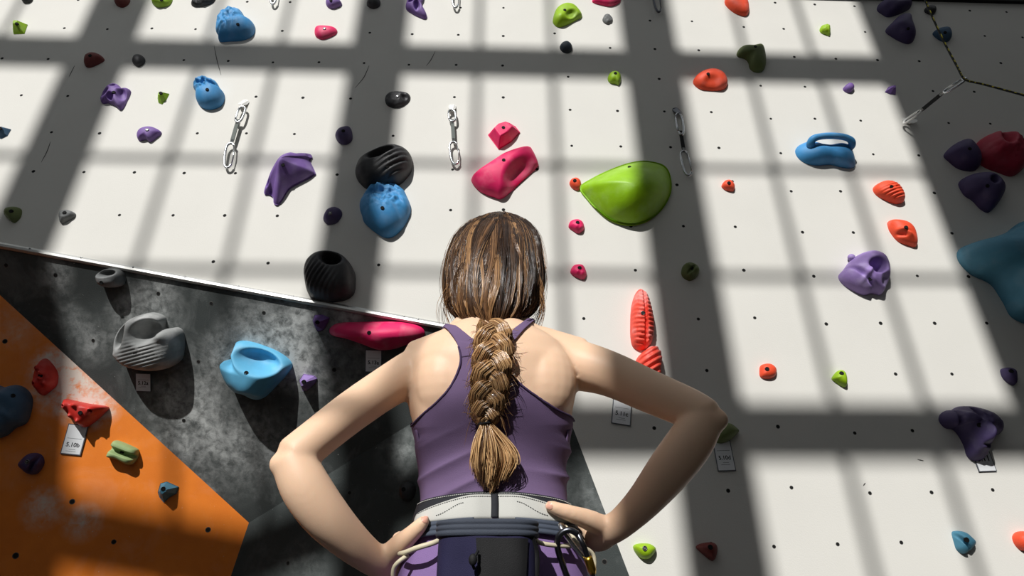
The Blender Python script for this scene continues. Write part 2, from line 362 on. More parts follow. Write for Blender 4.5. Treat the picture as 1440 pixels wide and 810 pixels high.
# ------------------------------------------------------------------ climbing holds
ZK = {'a': (0, 0, 3.989), 'b': (360, 0, 3.989), 'c': (720, 0, 3.989), 'd': (1080, 0, 3.989), 'e': (0, 200, 3.989), 'g': (720, 200, 3.989),
      'i': (720, 400, 3.989), 'j': (1080, 400, 3.989), 'k': (0, 600, 3.989), 'm': (720, 600, 3.989), 'n': (1080, 600, 3.989),
      'A': (260, 0, 5.06), 'B': (360, 190, 3.377), 'C': (640, 150, 5.787), 'D': (790, 200, 6.23), 'E': (1110, 170, 3.24), 'F': (1310, 170, 2.893),
      'G': (1290, 540, 5.787), 'H': (840, 390, 2.89), 'O': (0, 480, 3.683), 'P': (120, 360, 2.893), 'Q': (410, 420, 5.4), 'R': (500, 660, 5.4), 'p': (0, 0, 1.0)}
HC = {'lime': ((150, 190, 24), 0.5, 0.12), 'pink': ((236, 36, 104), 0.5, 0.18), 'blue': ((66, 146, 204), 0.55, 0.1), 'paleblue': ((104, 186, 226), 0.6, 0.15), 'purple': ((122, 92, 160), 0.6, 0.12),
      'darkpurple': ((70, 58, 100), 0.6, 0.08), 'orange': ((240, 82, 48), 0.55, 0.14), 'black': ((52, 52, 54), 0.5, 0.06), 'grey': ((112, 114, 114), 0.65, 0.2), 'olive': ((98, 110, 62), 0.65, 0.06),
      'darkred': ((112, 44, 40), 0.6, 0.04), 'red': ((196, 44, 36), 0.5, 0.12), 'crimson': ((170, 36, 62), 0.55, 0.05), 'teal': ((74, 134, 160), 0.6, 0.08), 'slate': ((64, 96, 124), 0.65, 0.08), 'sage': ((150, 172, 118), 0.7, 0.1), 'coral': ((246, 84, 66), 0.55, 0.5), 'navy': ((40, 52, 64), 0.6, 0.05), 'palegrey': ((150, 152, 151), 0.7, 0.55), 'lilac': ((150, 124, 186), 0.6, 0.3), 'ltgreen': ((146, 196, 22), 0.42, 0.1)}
def hmat(c):
    col, ro, ch = HC[c]
    return mat('resin_'+c, col, ro, 0.15, 28, 0.22, chalk=ch, bscale=420)
M_bolt = mat('bolt_steel', (120, 120, 122), 0.4, 0.1, metal=0.9)
def conv(key, pts):
    ox, oy, s = ZK[key]; return np.array([(ox+x/s, oy+y/s) for x, y in pts], float)
def bolt(parent, P, n, r=0.0068, steel=False):
    n = np.array(n)/np.linalg.norm(n); e = np.cross(n, [0.3, 0.2, 0.9]); e /= np.linalg.norm(e); g = np.cross(n, e); k = 12
    ring = lambda q, h: [P+n*h+r*q*(math.cos(2*math.pi*j/k)*e+math.sin(2*math.pi*j/k)*g) for j in range(k)]
    mb = MB(); st = [(1.3, -0.004), (1.22, 0.0010), (1.0, 0.0016), (0.86, 0.0004)]
    v = sum([ring(*q) for q in st], []); mb.add(v, [(a*k+j, a*k+(j+1) % k, (a+1)*k+(j+1) % k, (a+1)*k+j) for a in range(3) for j in range(k)], 0)
    mb.add(ring(0.9, 0.0006), [tuple(range(k))], 1)  # bolt socket: its inner shade is a black disc
    if steel: mb.add(ring(0.45, 0.0012), [tuple(range(k))], 2)
    return mb.build('bolt', [M_bolt if steel else M_hole_shade, M_hole_shade, M_steel], parent)
def hold(label, key, H, col, out, c=None, b=None, prof=(2.4, 2.0), feats=(), nz=0.0, nsc=30.0, sharp=False, pl=WALL, group='holds on the white wall', plateau=0.3, steel=False, off=0.3, flat=None, N=64, RN=16, name='climbing_hold'):
    po = conv(key, out); ox, oy, zs = ZK[key]
    if sharp:
        q = []
        per = max(3, N//len(po))
        for i in range(len(po)):
            for j in range(per): q.append(po[i]+(po[(i+1) % len(po)]-po[i])*j/per)
        ol = np.array(q)
    else:
        cm = catmull(po, 12, True); L = np.concatenate([[0], np.cumsum(np.linalg.norm(np.roll(cm, -1, 0)-cm, axis=1))]); cm2 = np.vstack([cm, cm[:1]])
        t = np.linspace(0, L[-1], N, endpoint=False); ol = np.stack([np.interp(t, L, cm2[:, i]) for i in (0, 1)], 1)
    N = len(ol); ctr = conv(key, [c])[0] if c is not None else po.mean(0)
    rs = np.concatenate([[1.0, 1.0, 0.985], 1-((np.arange(1, RN)/RN)**1.15)*0.985])
    R_ = np.repeat(rs, N); th = np.tile(np.arange(N), len(rs))
    q = ctr+R_[:, None]*(ol[th]-ctr)
    if sharp: h = np.clip((1-R_)/(1-plateau), 0, 1)**0.9
    else: h = np.maximum(0, 1-R_**prof[0])**(1/prof[1])
    h = H*h; edge = np.clip((1-R_)/0.16, 0, 1)
    gx, gy = (q[:, 0]-ox)*zs, (q[:, 1]-oy)*zs
    for f in feats:
        if f[0] in ('pit', 'bump'):
            _, x, y, rx, ry, ang, amt = f; a = math.radians(ang); dx, dy = gx-x, gy-y
            u, v = (dx*math.cos(a)+dy*math.sin(a))/rx, (-dx*math.sin(a)+dy*math.cos(a))/ry
            g = np.exp(-((u*u+v*v)**2)) if f[0] == 'pit' else np.exp(-(u*u+v*v))
            h = h*(1-amt*g) if f[0] == 'pit' else h+amt*g*edge
        elif f[0] == 'rid':                  # ridges: angle, wavelength, amplitude, mask x,y,r
            _, ang, wl, amp, mx, my, mr = f; a = math.radians(ang); ph = (gx*math.cos(a)+gy*math.sin(a))/wl
            g = np.exp(-(((gx-mx)**2+(gy-my)**2)/mr**2)**2)
            h = h+amp*edge*g*np.abs(np.sin(math.pi*ph))
        elif f[0] == 'arc':                  # curved ridges round a centre
            _, x, y, wl, amp = f; d = np.hypot(gx-x, gy-y)/wl; h = h+amp*edge*np.abs(np.sin(math.pi*d))
        elif f[0] == 'rough':
            _, x, y, r, amp, sc = f; g = np.exp(-(((gx-x)**2+(gy-y)**2)/r**2)**2)
            nn = np.array([noise.turbulence(Vector((px_*sc, py_*sc, 1.7)), 3, True) for px_, py_ in q]); h = h+amp*edge*g*(nn-0.6)
        elif f[0] == 'cut':                  # scooped half-plane: line through x,y; normal angle; slope per zoom px
            _, x, y, ang, sl = f; a = math.radians(ang); d = (gx-x)*math.cos(a)+(gy-y)*math.sin(a)
            lim = H-sl*np.maximum(d, 0)*H; h = np.where(d > 0, np.minimum(h, np.maximum(lim, 0.12*H)*np.minimum(1, edge+0.1)), h)
        elif f[0] == 'groove':
            _, x, y, ang, w, amt = f; a = math.radians(ang); d = (-(gx-x)*math.sin(a)+(gy-y)*math.cos(a))/w; h = h*(1-amt*np.exp(-d**4))
    if nz > 0:
        nn = np.array([noise.fractal(Vector((px_*0.01*nsc/10, py_*0.01*nsc/10, sum(map(ord, label)) % 17)), 1.0, 2.0, 4) for px_, py_ in q]); h = h+nz*nn*edge
    h = np.maximum(h, 0.002*(R_ < 0.999)); h[:N] = -0.001; h[N:2*N] = H*0.10
    P = pl.hits(q, H*off)-pl.n*(H*off)+pl.n*h[:, None]
    k = len(rs); f = [(a*N+j, a*N+(j+1) % N, (a+1)*N+(j+1) % N, (a+1)*N+j) for a in range(k-1) for j in range(N)]+[tuple((k-1)*N+j for j in range(N))]
    base = pl.hit(*ctr)
    rot = np.array([pl.e1, pl.e2, pl.n])
    loc = (P-base)@rot.T
    a0 = loc[0:N, :2]; area = 0.5*np.sum(a0[:, 0]*np.roll(a0[:, 1], -1)-np.roll(a0[:, 0], -1)*a0[:, 1])
    if area < 0: f = [t[::-1] for t in f]
    root = empty(name, (0, 0, 0)); root.matrix_world = pl.mat(base); root.matrix_basis = pl.mat(base)
    o = mesh_obj('grip', loc, f, hmat(col), root, smooth=not (sharp if flat is None else flat))
    if b is not None:
        bp = conv(key, [b])[0]; pp = pix(P[2*N:]); i = int(np.argmin(((pp-bp)**2).sum(1)))+2*N
        nr = np.array(o.data.vertices[i].normal); nw = nr[0]*pl.e1+nr[1]*pl.e2+nr[2]*pl.n
        nb = 0.5*nw+0.5*pl.n
        bolt(root, P[i]+pl.n*0.0012, nb, steel=steel)
    tag(root, label, 'climbing hold', group)
    return root
W = 'holds on the white wall'
hold('small lime green block hold in the top left corner', 'a', .035, 'lime', [(65,150),(85,122),(148,130),(130,180),(70,183)], (100,140), (95,133), sharp=True)
hold('black rounded hold cut by the top edge, far left', 'a', .03, 'black', [(118,-10),(135,-45),(165,-45),(180,-10),(165,6),(150,11),(128,9)])
hold('dark red dome hold cut by the top edge', 'a', .04, 'darkred', [(640,-20),(680,-50),(722,-20),(715,15),(680,33),(645,18)])
hold('lime green lobed hold cut by the top edge on the left', 'a', .035, 'lime', [(850,0),(880,-30),(960,-20),(945,22),(890,34),(858,20)], b=(905,0), feats=[('bump',880,15,25,20,0,.012)])
hold('black speckled hold at the top edge above a blue hold', 'a', .03, 'black', [(1072,10),(1110,-30),(1200,-20),(1190,10),(1130,30),(1080,28)], nz=.008, nsc=120)
hold('large blue hold with craggy upper side near the top left', 'A', .075, 'blue', [(213,205),(228,110),(260,70),(310,50),(390,65),(430,120),(480,150),(490,190),(470,235),(400,265),(310,272),(235,272),(240,230)], (350,180), (375,175), feats=[('rough',285,120,110,.035,.10)], RN=22, N=90)
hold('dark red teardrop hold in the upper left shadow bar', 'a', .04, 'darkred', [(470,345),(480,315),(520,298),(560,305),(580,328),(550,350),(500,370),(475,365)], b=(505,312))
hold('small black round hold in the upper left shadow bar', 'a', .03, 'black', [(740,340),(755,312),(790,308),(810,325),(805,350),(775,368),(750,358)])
hold('blue round hold with a dark craggy cap above the left quickdraw', 'A', .07, 'blue', [(50,600),(70,560),(110,535),(160,545),(215,570),(240,610),(270,650),(268,700),(240,740),(170,762),(110,745),(75,700),(72,640)], (170,660), (160,640), feats=[('rough',140,575,80,.035,.12), ('groove',140,612,5,14,.35)], RN=22, N=90)
hold('small purple hold with hollowed lattice shape near the left', 'a', .045, 'purple', [(560,555),(575,510),(625,470),(660,472),(690,500),(727,500),(710,550),(675,607),(640,585),(600,570),(570,572)], (640,530), (640,518), feats=[('pit',595,525,28,18,-40,.8), ('pit',640,490,16,11,0,.7), ('pit',690,540,20,30,20,.7), ('pit',630,555,18,14,0,.8)], RN=20, N=80)
hold('tiny lime green wedge hold beside the purple lattice hold', 'a', .03, 'lime', [(880,545),(895,515),(945,520),(930,550),(905,578),(885,570)], (905,540), (903,523), sharp=True)
hold('light purple winged hold at the far left', 'a', .035, 'purple', [(765,750),(790,720),(850,710),(902,737),(870,770),(840,790),(815,778),(775,782)], b=(825,730), steel=True)
hold('blue hold cut by the left edge of the picture', 'a', .03, 'slate', [(-40,720),(0,705),(55,720),(35,755),(0,772),(-40,760)], (0,735), (0,720), sharp=True)
hold('small pink oval hold near the top', 'b', .03, 'pink', [(327,180),(335,150),(380,145),(445,155),(448,185),(380,215),(340,205)], b=(383,160), steel=True)
hold('small purple hold cut by the top edge right of the pink oval', 'b', .035, 'purple', [(392,0),(430,-25),(475,5),(475,25),(430,42),(398,30)], b=(420,3))
hold('small black hold at the top of the second shadow bar', 'b', .035, 'black', [(620,15),(640,-10),(690,-5),(693,25),(660,42),(630,32)])
hold('purple lattice hold with pointed foot cut by the top edge', 'b', .045, 'purple', [(840,40),(850,-10),(880,-40),(940,-30),(930,20),(958,80),(945,97),(900,80),(880,70)], (895,25), feats=[('pit',905,45,16,22,0,.8), ('pit',870,20,14,10,0,.7), ('pit',915,0,12,12,0,.7)], RN=20, N=80)
hold('flat black oval hold in the second shadow bar', 'b', .03, 'black', [(722,550),(740,522),(790,513),(850,520),(865,545),(840,580),(780,600),(735,585)], b=(793,540), steel=True, feats=[('pit',835,555,16,12,0,.5)], nz=.006, nsc=90)
hold('small dark purple pointed hold left of the black oval hold', 'b', .04, 'darkpurple', [(443,760),(455,730),(480,715),(525,710),(538,745),(535,780),(505,803),(465,795)], b=(490,735))
hold('purple crescent hold with bony ribs', 'B', .085, 'purple', [(32,265),(45,215),(80,150),(130,100),(190,75),(250,78),(262,95),(250,105),(275,160),(270,178),(200,215),(150,245),(115,300),(95,320),(78,312),(75,285),(55,270)], (135,165), (128,143), prof=(1.6,1.4), feats=[('pit',200,92,22,12,-15,.7), ('pit',245,90,14,8,10,.7), ('pit',60,225,10,24,25,.75), ('pit',120,115,16,9,-40,.6), ('pit',68,265,8,18,15,.7), ('bump',150,150,70,24,-50,.02)], RN=26, N=110)
hold('large black hold with a long slot and ribbed side', 'B', .09, 'black', [(470,160),(490,120),(560,80),(640,52),(700,60),(735,90),(740,140),(720,180),(670,225),(600,235),(530,243),(490,215),(472,185)], (600,140), (622,145), prof=(3.2,2.2), feats=[('pit',600,108,58,20,-22,.93), ('rid',60,22,.014,670,165,75)], RN=28, N=110)
hold('large blue hold with craggy top below the ribbed black hold', 'B', .10, 'blue', [(490,340),(492,300),(530,240),(575,207),(630,208),(690,240),(712,275),(732,330),(720,380),(690,430),(650,465),(610,472),(560,445),(510,400),(500,370)], (600,355), (600,343), prof=(2.0,1.8), feats=[('rough',620,258,95,.045,.08), ('pit',610,285,95,22,0,.35), ('groove',690,360,60,26,.2)], RN=26, N=100)
hold('small dark purple oval hold left of the large craggy blue hold', 'B', .035, 'darkpurple', [(318,390),(335,355),(370,340),(402,352),(405,380),(380,412),(345,420),(325,410)], b=(352,372), steel=True)
hold('big black drum hold with a round pocket above the metal trim', 'B', .10, 'black', [(230,690),(228,640),(245,600),(290,568),(360,560),(420,580),(460,630),(467,690),(455,745),(400,775),(320,778),(250,755)], (345,640), (315,583), prof=(4.0,2.4), feats=[('pit',368,612,42,30,10,.95), ('rid',35,20,.012,290,730,95)], RN=28, N=110)
hold('small hot pink wedge hold above the large pink one', 'C', .055, 'pink', [(268,215),(330,155),(430,125),(490,145),(530,195),(460,270),(355,332)], (380,215), (395,172), sharp=True, flat=False, plateau=.55, feats=[('cut',425,240,48,.009)])
hold('large hot pink hold with a scooped lower face', 'C', .085, 'pink', [(135,590),(150,550),(290,455),(420,375),(595,320),(640,350),(678,440),(665,475),(540,590),(390,720),(310,712),(200,665)], (390,520), (395,435), prof=(2.6,2.0), feats=[('pit',540,560,150,80,-42,.72)], RN=28, N=110)
hold('lime green lobed hold at the top centre', 'c', .045, 'lime', [(230,100),(250,45),(300,18),(350,25),(385,60),(393,85),(360,105),(300,135),(260,142),(235,125)], (305,75), (295,58), feats=[('bump',268,115,28,22,0,.014), ('pit',330,95,30,16,-20,.4)], RN=20)
hold('pink hold cut by the top edge right of centre', 'c', .035, 'pink', [(450,0),(500,-40),(600,-30),(608,5),(560,28),(500,20)])
hold('tiny grey stud hold right of the top lime hold', 'c', .022, 'grey', [(508,105),(520,85),(545,82),(565,100),(560,122),(535,132),(515,122)], nz=.006, nsc=160)
hold('small dark round hold above the top shadow band', 'c', .03, 'navy', [(268,262),(280,240),(310,232),(335,250),(338,275),(315,292),(285,285)])
hold('tiny lime green hold beside the third shadow bar', 'c', .035, 'lime', [(538,435),(550,408),(580,400),(608,415),(612,445),(600,470),(580,465),(550,458)], b=(580,410))
hold('orange hold cut by the top edge right of centre', 'c', .045, 'orange', [(1200,15),(1205,-20),(1260,-35),(1320,-5),(1333,50),(1320,78),(1290,78),(1240,55)])
hold('olive green bent hold in the top shadow band', 'c', .05, 'olive', [(1265,290),(1290,258),(1350,255),(1400,248),(1420,280),(1428,350),(1410,390),(1370,395),(1340,375),(1330,340),(1310,320),(1275,310)], (1365,305), (1365,262), RN=20)
hold('smooth orange dome hold below the top shadow band', 'c', .055, 'orange', [(1020,450),(1040,415),(1090,392),(1150,392),(1195,415),(1213,450),(1205,480),(1170,497),(1090,495),(1045,480)], (1115,440), (1098,416), feats=[('pit',1115,485,45,34,0,.35)])
hold('tiny lime green hold at the upper right', 'd', .03, 'lime', [(293,160),(305,142),(340,145),(350,165),(348,195),(325,188),(300,178)], nz=.006, nsc=120)
hold('dark purple long hold cut by the top edge at the right', 'd', .06, 'darkpurple', [(620,40),(640,5),(720,-15),(800,0),(808,30),(770,55),(690,82),(650,68)], feats=[('pit',720,10,40,20,0,.4)])
hold('dark purple triangular hold at the upper right', 'd', .07, 'darkpurple', [(670,160),(700,120),(740,85),(790,80),(805,130),(828,200),(815,225),(780,228),(720,200)], (760,160), (785,160))
hold('small black hold behind the rope at the top right', 'd', .03, 'black', [(880,50),(900,32),(935,38),(945,60),(930,77),(895,70)])
hold('grey blue hold behind the rope at the top right', 'd', .04, 'slate', [(930,180),(960,158),(1010,155),(1030,185),(1028,215),(1000,228),(960,212)], b=(995,182))
hold('tiny purple pointed hold below the upper right window pane light', 'd', .03, 'purple', [(425,490),(450,468),(475,475),(484,495),(465,514),(435,508)])
hold('tiny purple wedge hold at the right edge of the sunlight', 'd', .03, 'purple', [(660,510),(680,482),(712,475),(722,500),(720,525),(690,522)], sharp=True)
hb = hold('sky blue hold with a loop handle like an iron', 'E', .06, 'blue', [(32,130),(45,108),(80,95),(120,112),(180,118),(250,112),(285,120),(305,188),(290,208),(240,203),(195,192),(130,195),(80,185),(45,160)], (170,155), prof=(2.2,1.9), feats=[('bump',250,170,45,30,0,.012), ('bump',120,165,40,25,0,.010)], off=.25, RN=20)
mb = MB(); pts = [WALL.hit(*conv('E', [p])[0], h_)for p, h_ in (((100,122),.035), ((98,100),.06), ((112,80),.078), ((150,70),.085), ((200,68),.088), ((250,74),.085), ((280,88),.078), ((285,108),.06), ((272,124),.035))]
mb.tube(catmull(pts, 8), np.concatenate([np.linspace(.021, .0165, 20), np.full(25, .0155), np.linspace(.0155, .019, 20)]), 14); mb.build('handle', hmat('blue'), hb)
mb = MB(); mb.tube(catmull([WALL.hit(*conv('E', [p])[0], h_) for p, h_ in (((100,124),.04), ((140,116),.05), ((190,120),.045), ((240,113),.05), ((276,124),.04))], 8), .013, 12); mb.build('inner_rib', hmat('blue'), hb)
hold('orange red ridged leaf hold, upper of the pair at right', 'E', .05, 'orange', [(388,300),(410,280),(445,272),(490,290),(520,330),(527,362),(490,370),(440,352),(400,328)], (460,320), (465,300), feats=[('rid',75,13,.007,465,345,60)], RN=22, N=80)
hold('orange red hold with a curled ridge, lower of the pair at right', 'E', .05, 'orange', [(455,455),(475,448),(520,455),(555,475),(578,510),(585,565),(545,560),(500,540),(470,505),(458,480)], (520,500), (532,484), feats=[('bump',495,508,26,7,5,.012), ('bump',530,530,22,7,35,.012), ('pit',500,525,24,7,20,.35)], RN=24, N=90)
hs = hold('purple skull shaped hold with a dark eye pocket', 'E', .09, 'lilac', [(237,695),(260,665),(290,625),(330,600),(380,590),(430,610),(455,655),(460,710),(445,755),(428,782),(390,775),(350,782),(290,755),(250,725)], (360,680), (370,722), prof=(2.6,2.0), feats=[('pit',378,682,38,28,10,.8), ('pit',422,735,24,26,0,.4), ('groove',345,745,40,8,.25), ('bump',335,710,40,12,-60,.012)], RN=28, N=110)
mb = MB(); kp = conv('E', [(283,622)])[0]; mb.tube([WALL.hit(kp[0], kp[1]+2, .0), WALL.hit(*kp, .02), WALL.hit(*kp, .028), WALL.hit(kp[0], kp[1], .032)], [.014, .016, .012, .003], 12); mb.build('knob', hmat('lilac'), hs)
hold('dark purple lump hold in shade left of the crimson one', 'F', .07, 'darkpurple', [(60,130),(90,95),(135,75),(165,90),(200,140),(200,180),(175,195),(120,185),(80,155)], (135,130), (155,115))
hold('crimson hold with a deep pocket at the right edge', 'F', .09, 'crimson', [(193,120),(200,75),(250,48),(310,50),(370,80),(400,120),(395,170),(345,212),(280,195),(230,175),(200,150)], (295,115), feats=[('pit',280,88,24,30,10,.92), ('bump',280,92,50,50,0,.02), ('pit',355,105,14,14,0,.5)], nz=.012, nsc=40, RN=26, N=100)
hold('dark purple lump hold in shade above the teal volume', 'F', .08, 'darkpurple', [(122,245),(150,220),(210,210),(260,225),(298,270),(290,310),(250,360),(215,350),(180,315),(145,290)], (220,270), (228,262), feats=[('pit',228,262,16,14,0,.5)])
hold('huge teal horn shaped volume at the right edge', 'F', .20, 'teal', [(140,510),(160,490),(250,465),(330,435),(400,390),(520,400),(560,520),(520,680),(470,800),(375,780),(330,710),(280,640),(200,600),(150,550)], (370,570), prof=(2.0,1.8), RN=24, N=90)
hold('olive pebble hold in the left shadow bar', 'e', .035, 'olive', [(22,400),(35,372),(75,362),(112,370),(110,410),(85,440),(65,445),(35,422)], b=(62,387))
hold('small grey shell hold at the left shadow edge', 'e', .03, 'grey', [(328,420),(335,395),(370,380),(412,390),(418,410),(380,435),(340,453)], b=(362,395), nz=.006, nsc=90)
hold('tiny red orange hold touching the big lime volume', 'g', .03, 'orange', [(323,225),(335,205),(365,200),(387,220),(385,255),(365,265),(335,250)], b=(352,215))
hold('tiny hot pink hold, upper of two right of the head', 'g', .03, 'pink', [(318,470),(330,440),(370,432),(400,450),(405,485),(375,507),(340,490)], b=(368,450), feats=[('bump',360,485,12,12,0,.006), ('bump',385,490,12,12,0,.006)])
hold('tiny hot pink hold, lower of two right of the head', 'g', .03, 'pink', [(328,720),(345,690),(380,684),(405,695),(420,740),(400,765),(365,755),(338,740)], b=(380,704), feats=[('bump',365,740,12,12,0,.006), ('bump',395,745,12,12,0,.006)])
hold('big smooth lime green volume half in shadow', 'D', .15, 'ltgreen', [(160,388),(250,320),(400,245),(560,185),(700,158),(820,170),(900,200),(945,260),(965,360),(955,450),(910,540),(840,620),(740,685),(620,716),(500,700),(400,655),(300,570),(220,480)], (600,520), (598,217), prof=(1.7,1.25), RN=26, N=100, off=.12)
hold('tiny red orange hold below the black quickdraw', 'g', .03, 'orange', [(1178,240),(1195,215),(1225,213),(1250,240),(1245,270),(1215,268),(1190,258)], b=(1218,228))
hold('small dark olive clover hold in the third shadow bar', 'g', .035, 'olive', [(952,725),(965,685),(1000,672),(1040,690),(1053,720),(1035,755),(1000,772),(965,755)], b=(1010,707), feats=[('bump',980,700,14,14,0,.008), ('bump',1035,725,14,14,0,.008), ('bump',995,750,14,14,0,.008), ('pit',1000,725,10,30,40,.35)])
hold('tall coral leaf hold with chevron ribs above the arm', 'H', .06, 'coral', [(137,180),(140,120),(155,65),(178,42),(200,60),(218,110),(230,170),(232,230),(215,275),(185,290),(150,280),(138,240)], (185,170), (185,145), steel=True, feats=[('arc',200,20,17,.010), ('groove',192,230,88,6,.35)], RN=34, N=90)
hold('coral twisted hold peeking over the raised arm', 'H', .07, 'coral', [(160,335),(200,290),(220,278),(245,285),(262,320),(260,365),(250,420),(180,420)], (215,350), feats=[('rid',60,24,.014,220,340,90)], RN=24, N=80)
hold('red orange button hold right of the raised elbow', 'p', .03, 'orange', [(1069,522),(1071,513),(1083,511),(1092,518),(1091,528),(1082,532),(1071,530)], b=(1079,519))
hold('small lime green pointed hold at the right', 'j', .035, 'lime', [(363,525),(385,490),(410,478),(432,495),(443,535),(440,572),(415,565),(385,545)], b=(412,497))
hold('small dark purple hold at the corner of the window light', 'j', .035, 'darkpurple', [(1312,480),(1325,467),(1360,467),(1388,485),(1395,530),(1390,562),(1355,550),(1325,520)], b=(1365,485))
hold('dark purple dragon head hold above a grade card', 'G', .10, 'darkpurple', [(213,270),(225,230),(265,203),(300,205),(360,172),(450,175),(560,200),(640,240),(700,300),(712,350),(695,400),(600,408),(568,410),(575,500),(580,590),(520,615),(470,600),(440,560),(420,490),(370,400),(325,355),(270,345),(230,310)], (455,320), (505,335), prof=(2.0,1.7), feats=[('groove',302,280,80,10,.35), ('pit',510,510,40,16,0,.3), ('bump',500,440,45,90,8,.03), ('pit',420,260,20,60,-30,.3)], nz=.01, nsc=30, RN=28, N=120)
hold('dark olive hold half behind the right elbow', 'H', .06, 'olive', [(470,655),(480,610),(530,590),(575,620),(570,635),(540,662),(500,672)])
hold('lime green bean hold at the bottom edge right of the hip', 'm', .04, 'lime', [(683,670),(710,655),(770,655),(808,680),(800,710),(770,740),(730,738),(695,705)], b=(745,682), steel=True)
hold('dark red triangular hold at the bottom in the third shadow bar', 'm', .045, 'darkred', [(1037,675),(1060,655),(1120,647),(1150,665),(1152,710),(1132,752),(1095,730),(1060,700)], b=(1112,675))
hold('small teal arrow shaped hold at the bottom right', 'n', .04, 'teal', [(1042,595),(1060,583),(1100,588),(1130,610),(1165,650),(1140,690),(1105,712),(1070,690),(1055,650)], (1100,645), (1112,635), feats=[('groove',1095,665,50,7,.4)])
hold('orange hold cut by the right edge at the bottom', 'n', .04, 'orange', [(1383,620),(1400,592),(1440,585),(1490,600),(1490,680),(1440,695),(1400,665)])
G1 = 'holds on the grey overhang'
hold('small grey hold with a slot pocket under the trim', 'P', .06, 'grey', [(38,90),(40,70),(75,52),(120,55),(138,75),(138,110),(120,125),(80,130),(50,118)], (88,92), (65,108), prof=(3.5,2.2), feats=[('pit',85,70,34,13,-5,.9)], pl=FA, group=G1, off=.6, RN=24, N=90)
hold('large pale grey chalky hold with two eye pockets', 'P', .10, 'palegrey', [(108,390),(115,330),(140,280),(180,250),(240,235),(290,255),(293,300),(345,298),(368,325),(368,400),(350,440),(290,470),(220,470),(150,450),(110,410)], (235,370), (203,397), prof=(6,2.2), feats=[('pit',155,322,17,42,8,.85), ('pit',255,303,48,40,-30,.9), ('bump',325,325,20,20,0,.012), ('rid',75,14,.006,250,440,110)], pl=FA, group=G1, off=.6, RN=32, N=120)
hold('large sky blue hold with a dark scoop and torn edge', 'P', .125, 'paleblue', [(527,450),(545,435),(590,425),(578,370),(600,355),(660,365),(750,400),(803,440),(805,475),(740,550),(690,595),(640,595),(590,560),(555,520)], (665,485), (655,473), prof=(3.2,1.9), feats=[('pit',705,425,82,38,22,.9), ('pit',585,385,14,22,0,.6), ('pit',648,585,50,26,0,.5)], pl=FA, group=G1, off=.6, RN=32, N=120)
hold('dark purple faceted hold left of the long pink hold', 'Q', .05, 'purple', [(145,170),(160,130),(215,125),(273,150),(262,185),(225,245),(185,255),(160,215)], (205,180), (195,180), sharp=True, pl=FA, group=G1, off=.5)
hold('long hot pink ledge hold under the metal trim', 'Q', .09, 'pink', [(262,260),(275,225),(330,195),(450,187),(600,185),(760,183),(880,195),(960,220),(992,255),(985,295),(900,340),(790,385),(700,402),(620,395),(500,350),(380,310),(290,290)], (620,275), (590,258), prof=(2.2,1.6), pl=FA, group=G1, off=.5, RN=24, N=110)
hold('small lilac faceted wedge hold below the long pink hold', 'Q', .05, 'lilac', [(45,625),(75,580),(160,595),(178,615),(165,650),(100,710),(70,710)], (100,630), (92,632), sharp=True, pl=FA, group=G1, off=.5)
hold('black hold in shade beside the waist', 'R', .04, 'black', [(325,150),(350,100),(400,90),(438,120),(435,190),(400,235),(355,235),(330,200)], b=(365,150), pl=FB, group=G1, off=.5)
G2 = 'holds on the orange panel'
hold('big slate blue hold cut by the left edge on orange', 'O', .09, 'slate', [(-60,240),(0,235),(60,222),(110,245),(138,290),(135,350),(110,420),(50,450),(0,490),(-60,480)], (20,340), (72,283), prof=(3.0,2.0), pl=FO, group=G2, off=.5, nz=.008)
hold('red hold with round suckers, upper one on orange', 'O', .065, 'red', [(168,190),(185,130),(215,85),(250,110),(280,160),(278,215),(255,245),(205,278),(180,250)], (218,180), (208,178), prof=(2.6,2.0), feats=[('bump',208,140,11,11,0,.022), ('bump',237,165,11,11,0,.022), ('bump',197,222,20,20,0,.022), ('bump',250,225,15,15,0,.018), ('bump',228,195,8,8,0,.014), ('pit',208,140,4,4,0,.3), ('pit',197,222,7,7,0,.3)], pl=FO, group=G2, off=.5, RN=28, N=100)
hold('red triangular hold with round suckers above the grade card', 'O', .07, 'red', [(318,340),(320,298),(370,305),(440,320),(545,338),(520,375),(470,420),(420,445),(370,410),(335,370)], (415,350), (415,370), prof=(2.8,2.0), feats=[('bump',347,335,18,18,0,.024), ('bump',405,332,13,12,0,.018), ('bump',487,362,20,20,0,.024), ('bump',370,390,12,12,0,.018), ('bump',415,418,13,13,0,.018), ('pit',347,335,6,6,0,.3), ('pit',487,362,7,7,0,.3)], pl=FO, group=G2, off=.5, RN=28, N=100)
hold('small purple split nut hold on orange', 'O', .05, 'darkpurple', [(85,640),(110,605),(140,582),(180,580),(208,600),(212,640),(180,685),(140,690),(110,670)], (148,632), (140,625), feats=[('groove',190,615,-60,8,.5), ('rid',20,10,.006,195,620,30)], steel=True, pl=FO, group=G2, off=.5, RN=22)
hg = hold('pale green rail hold with a groove on orange', 'O', .05, 'sage', [(550,590),(565,560),(580,522),(605,515),(690,550),(710,570),(700,610),(665,640),(600,612),(555,602)], (632,575), (632,574), prof=(5,3), feats=[('groove',630,576,20,13,.7)], pl=FO, group=G2, off=.5, RN=24, N=90)
hold('small teal angular hold low on the orange panel', 'k', .05, 'teal', [(875,370),(890,320),(925,310),(992,340),(980,378),(940,400),(910,428),(885,400)], (925,355), (915,348), sharp=True, pl=FO, group=G2, off=.5)

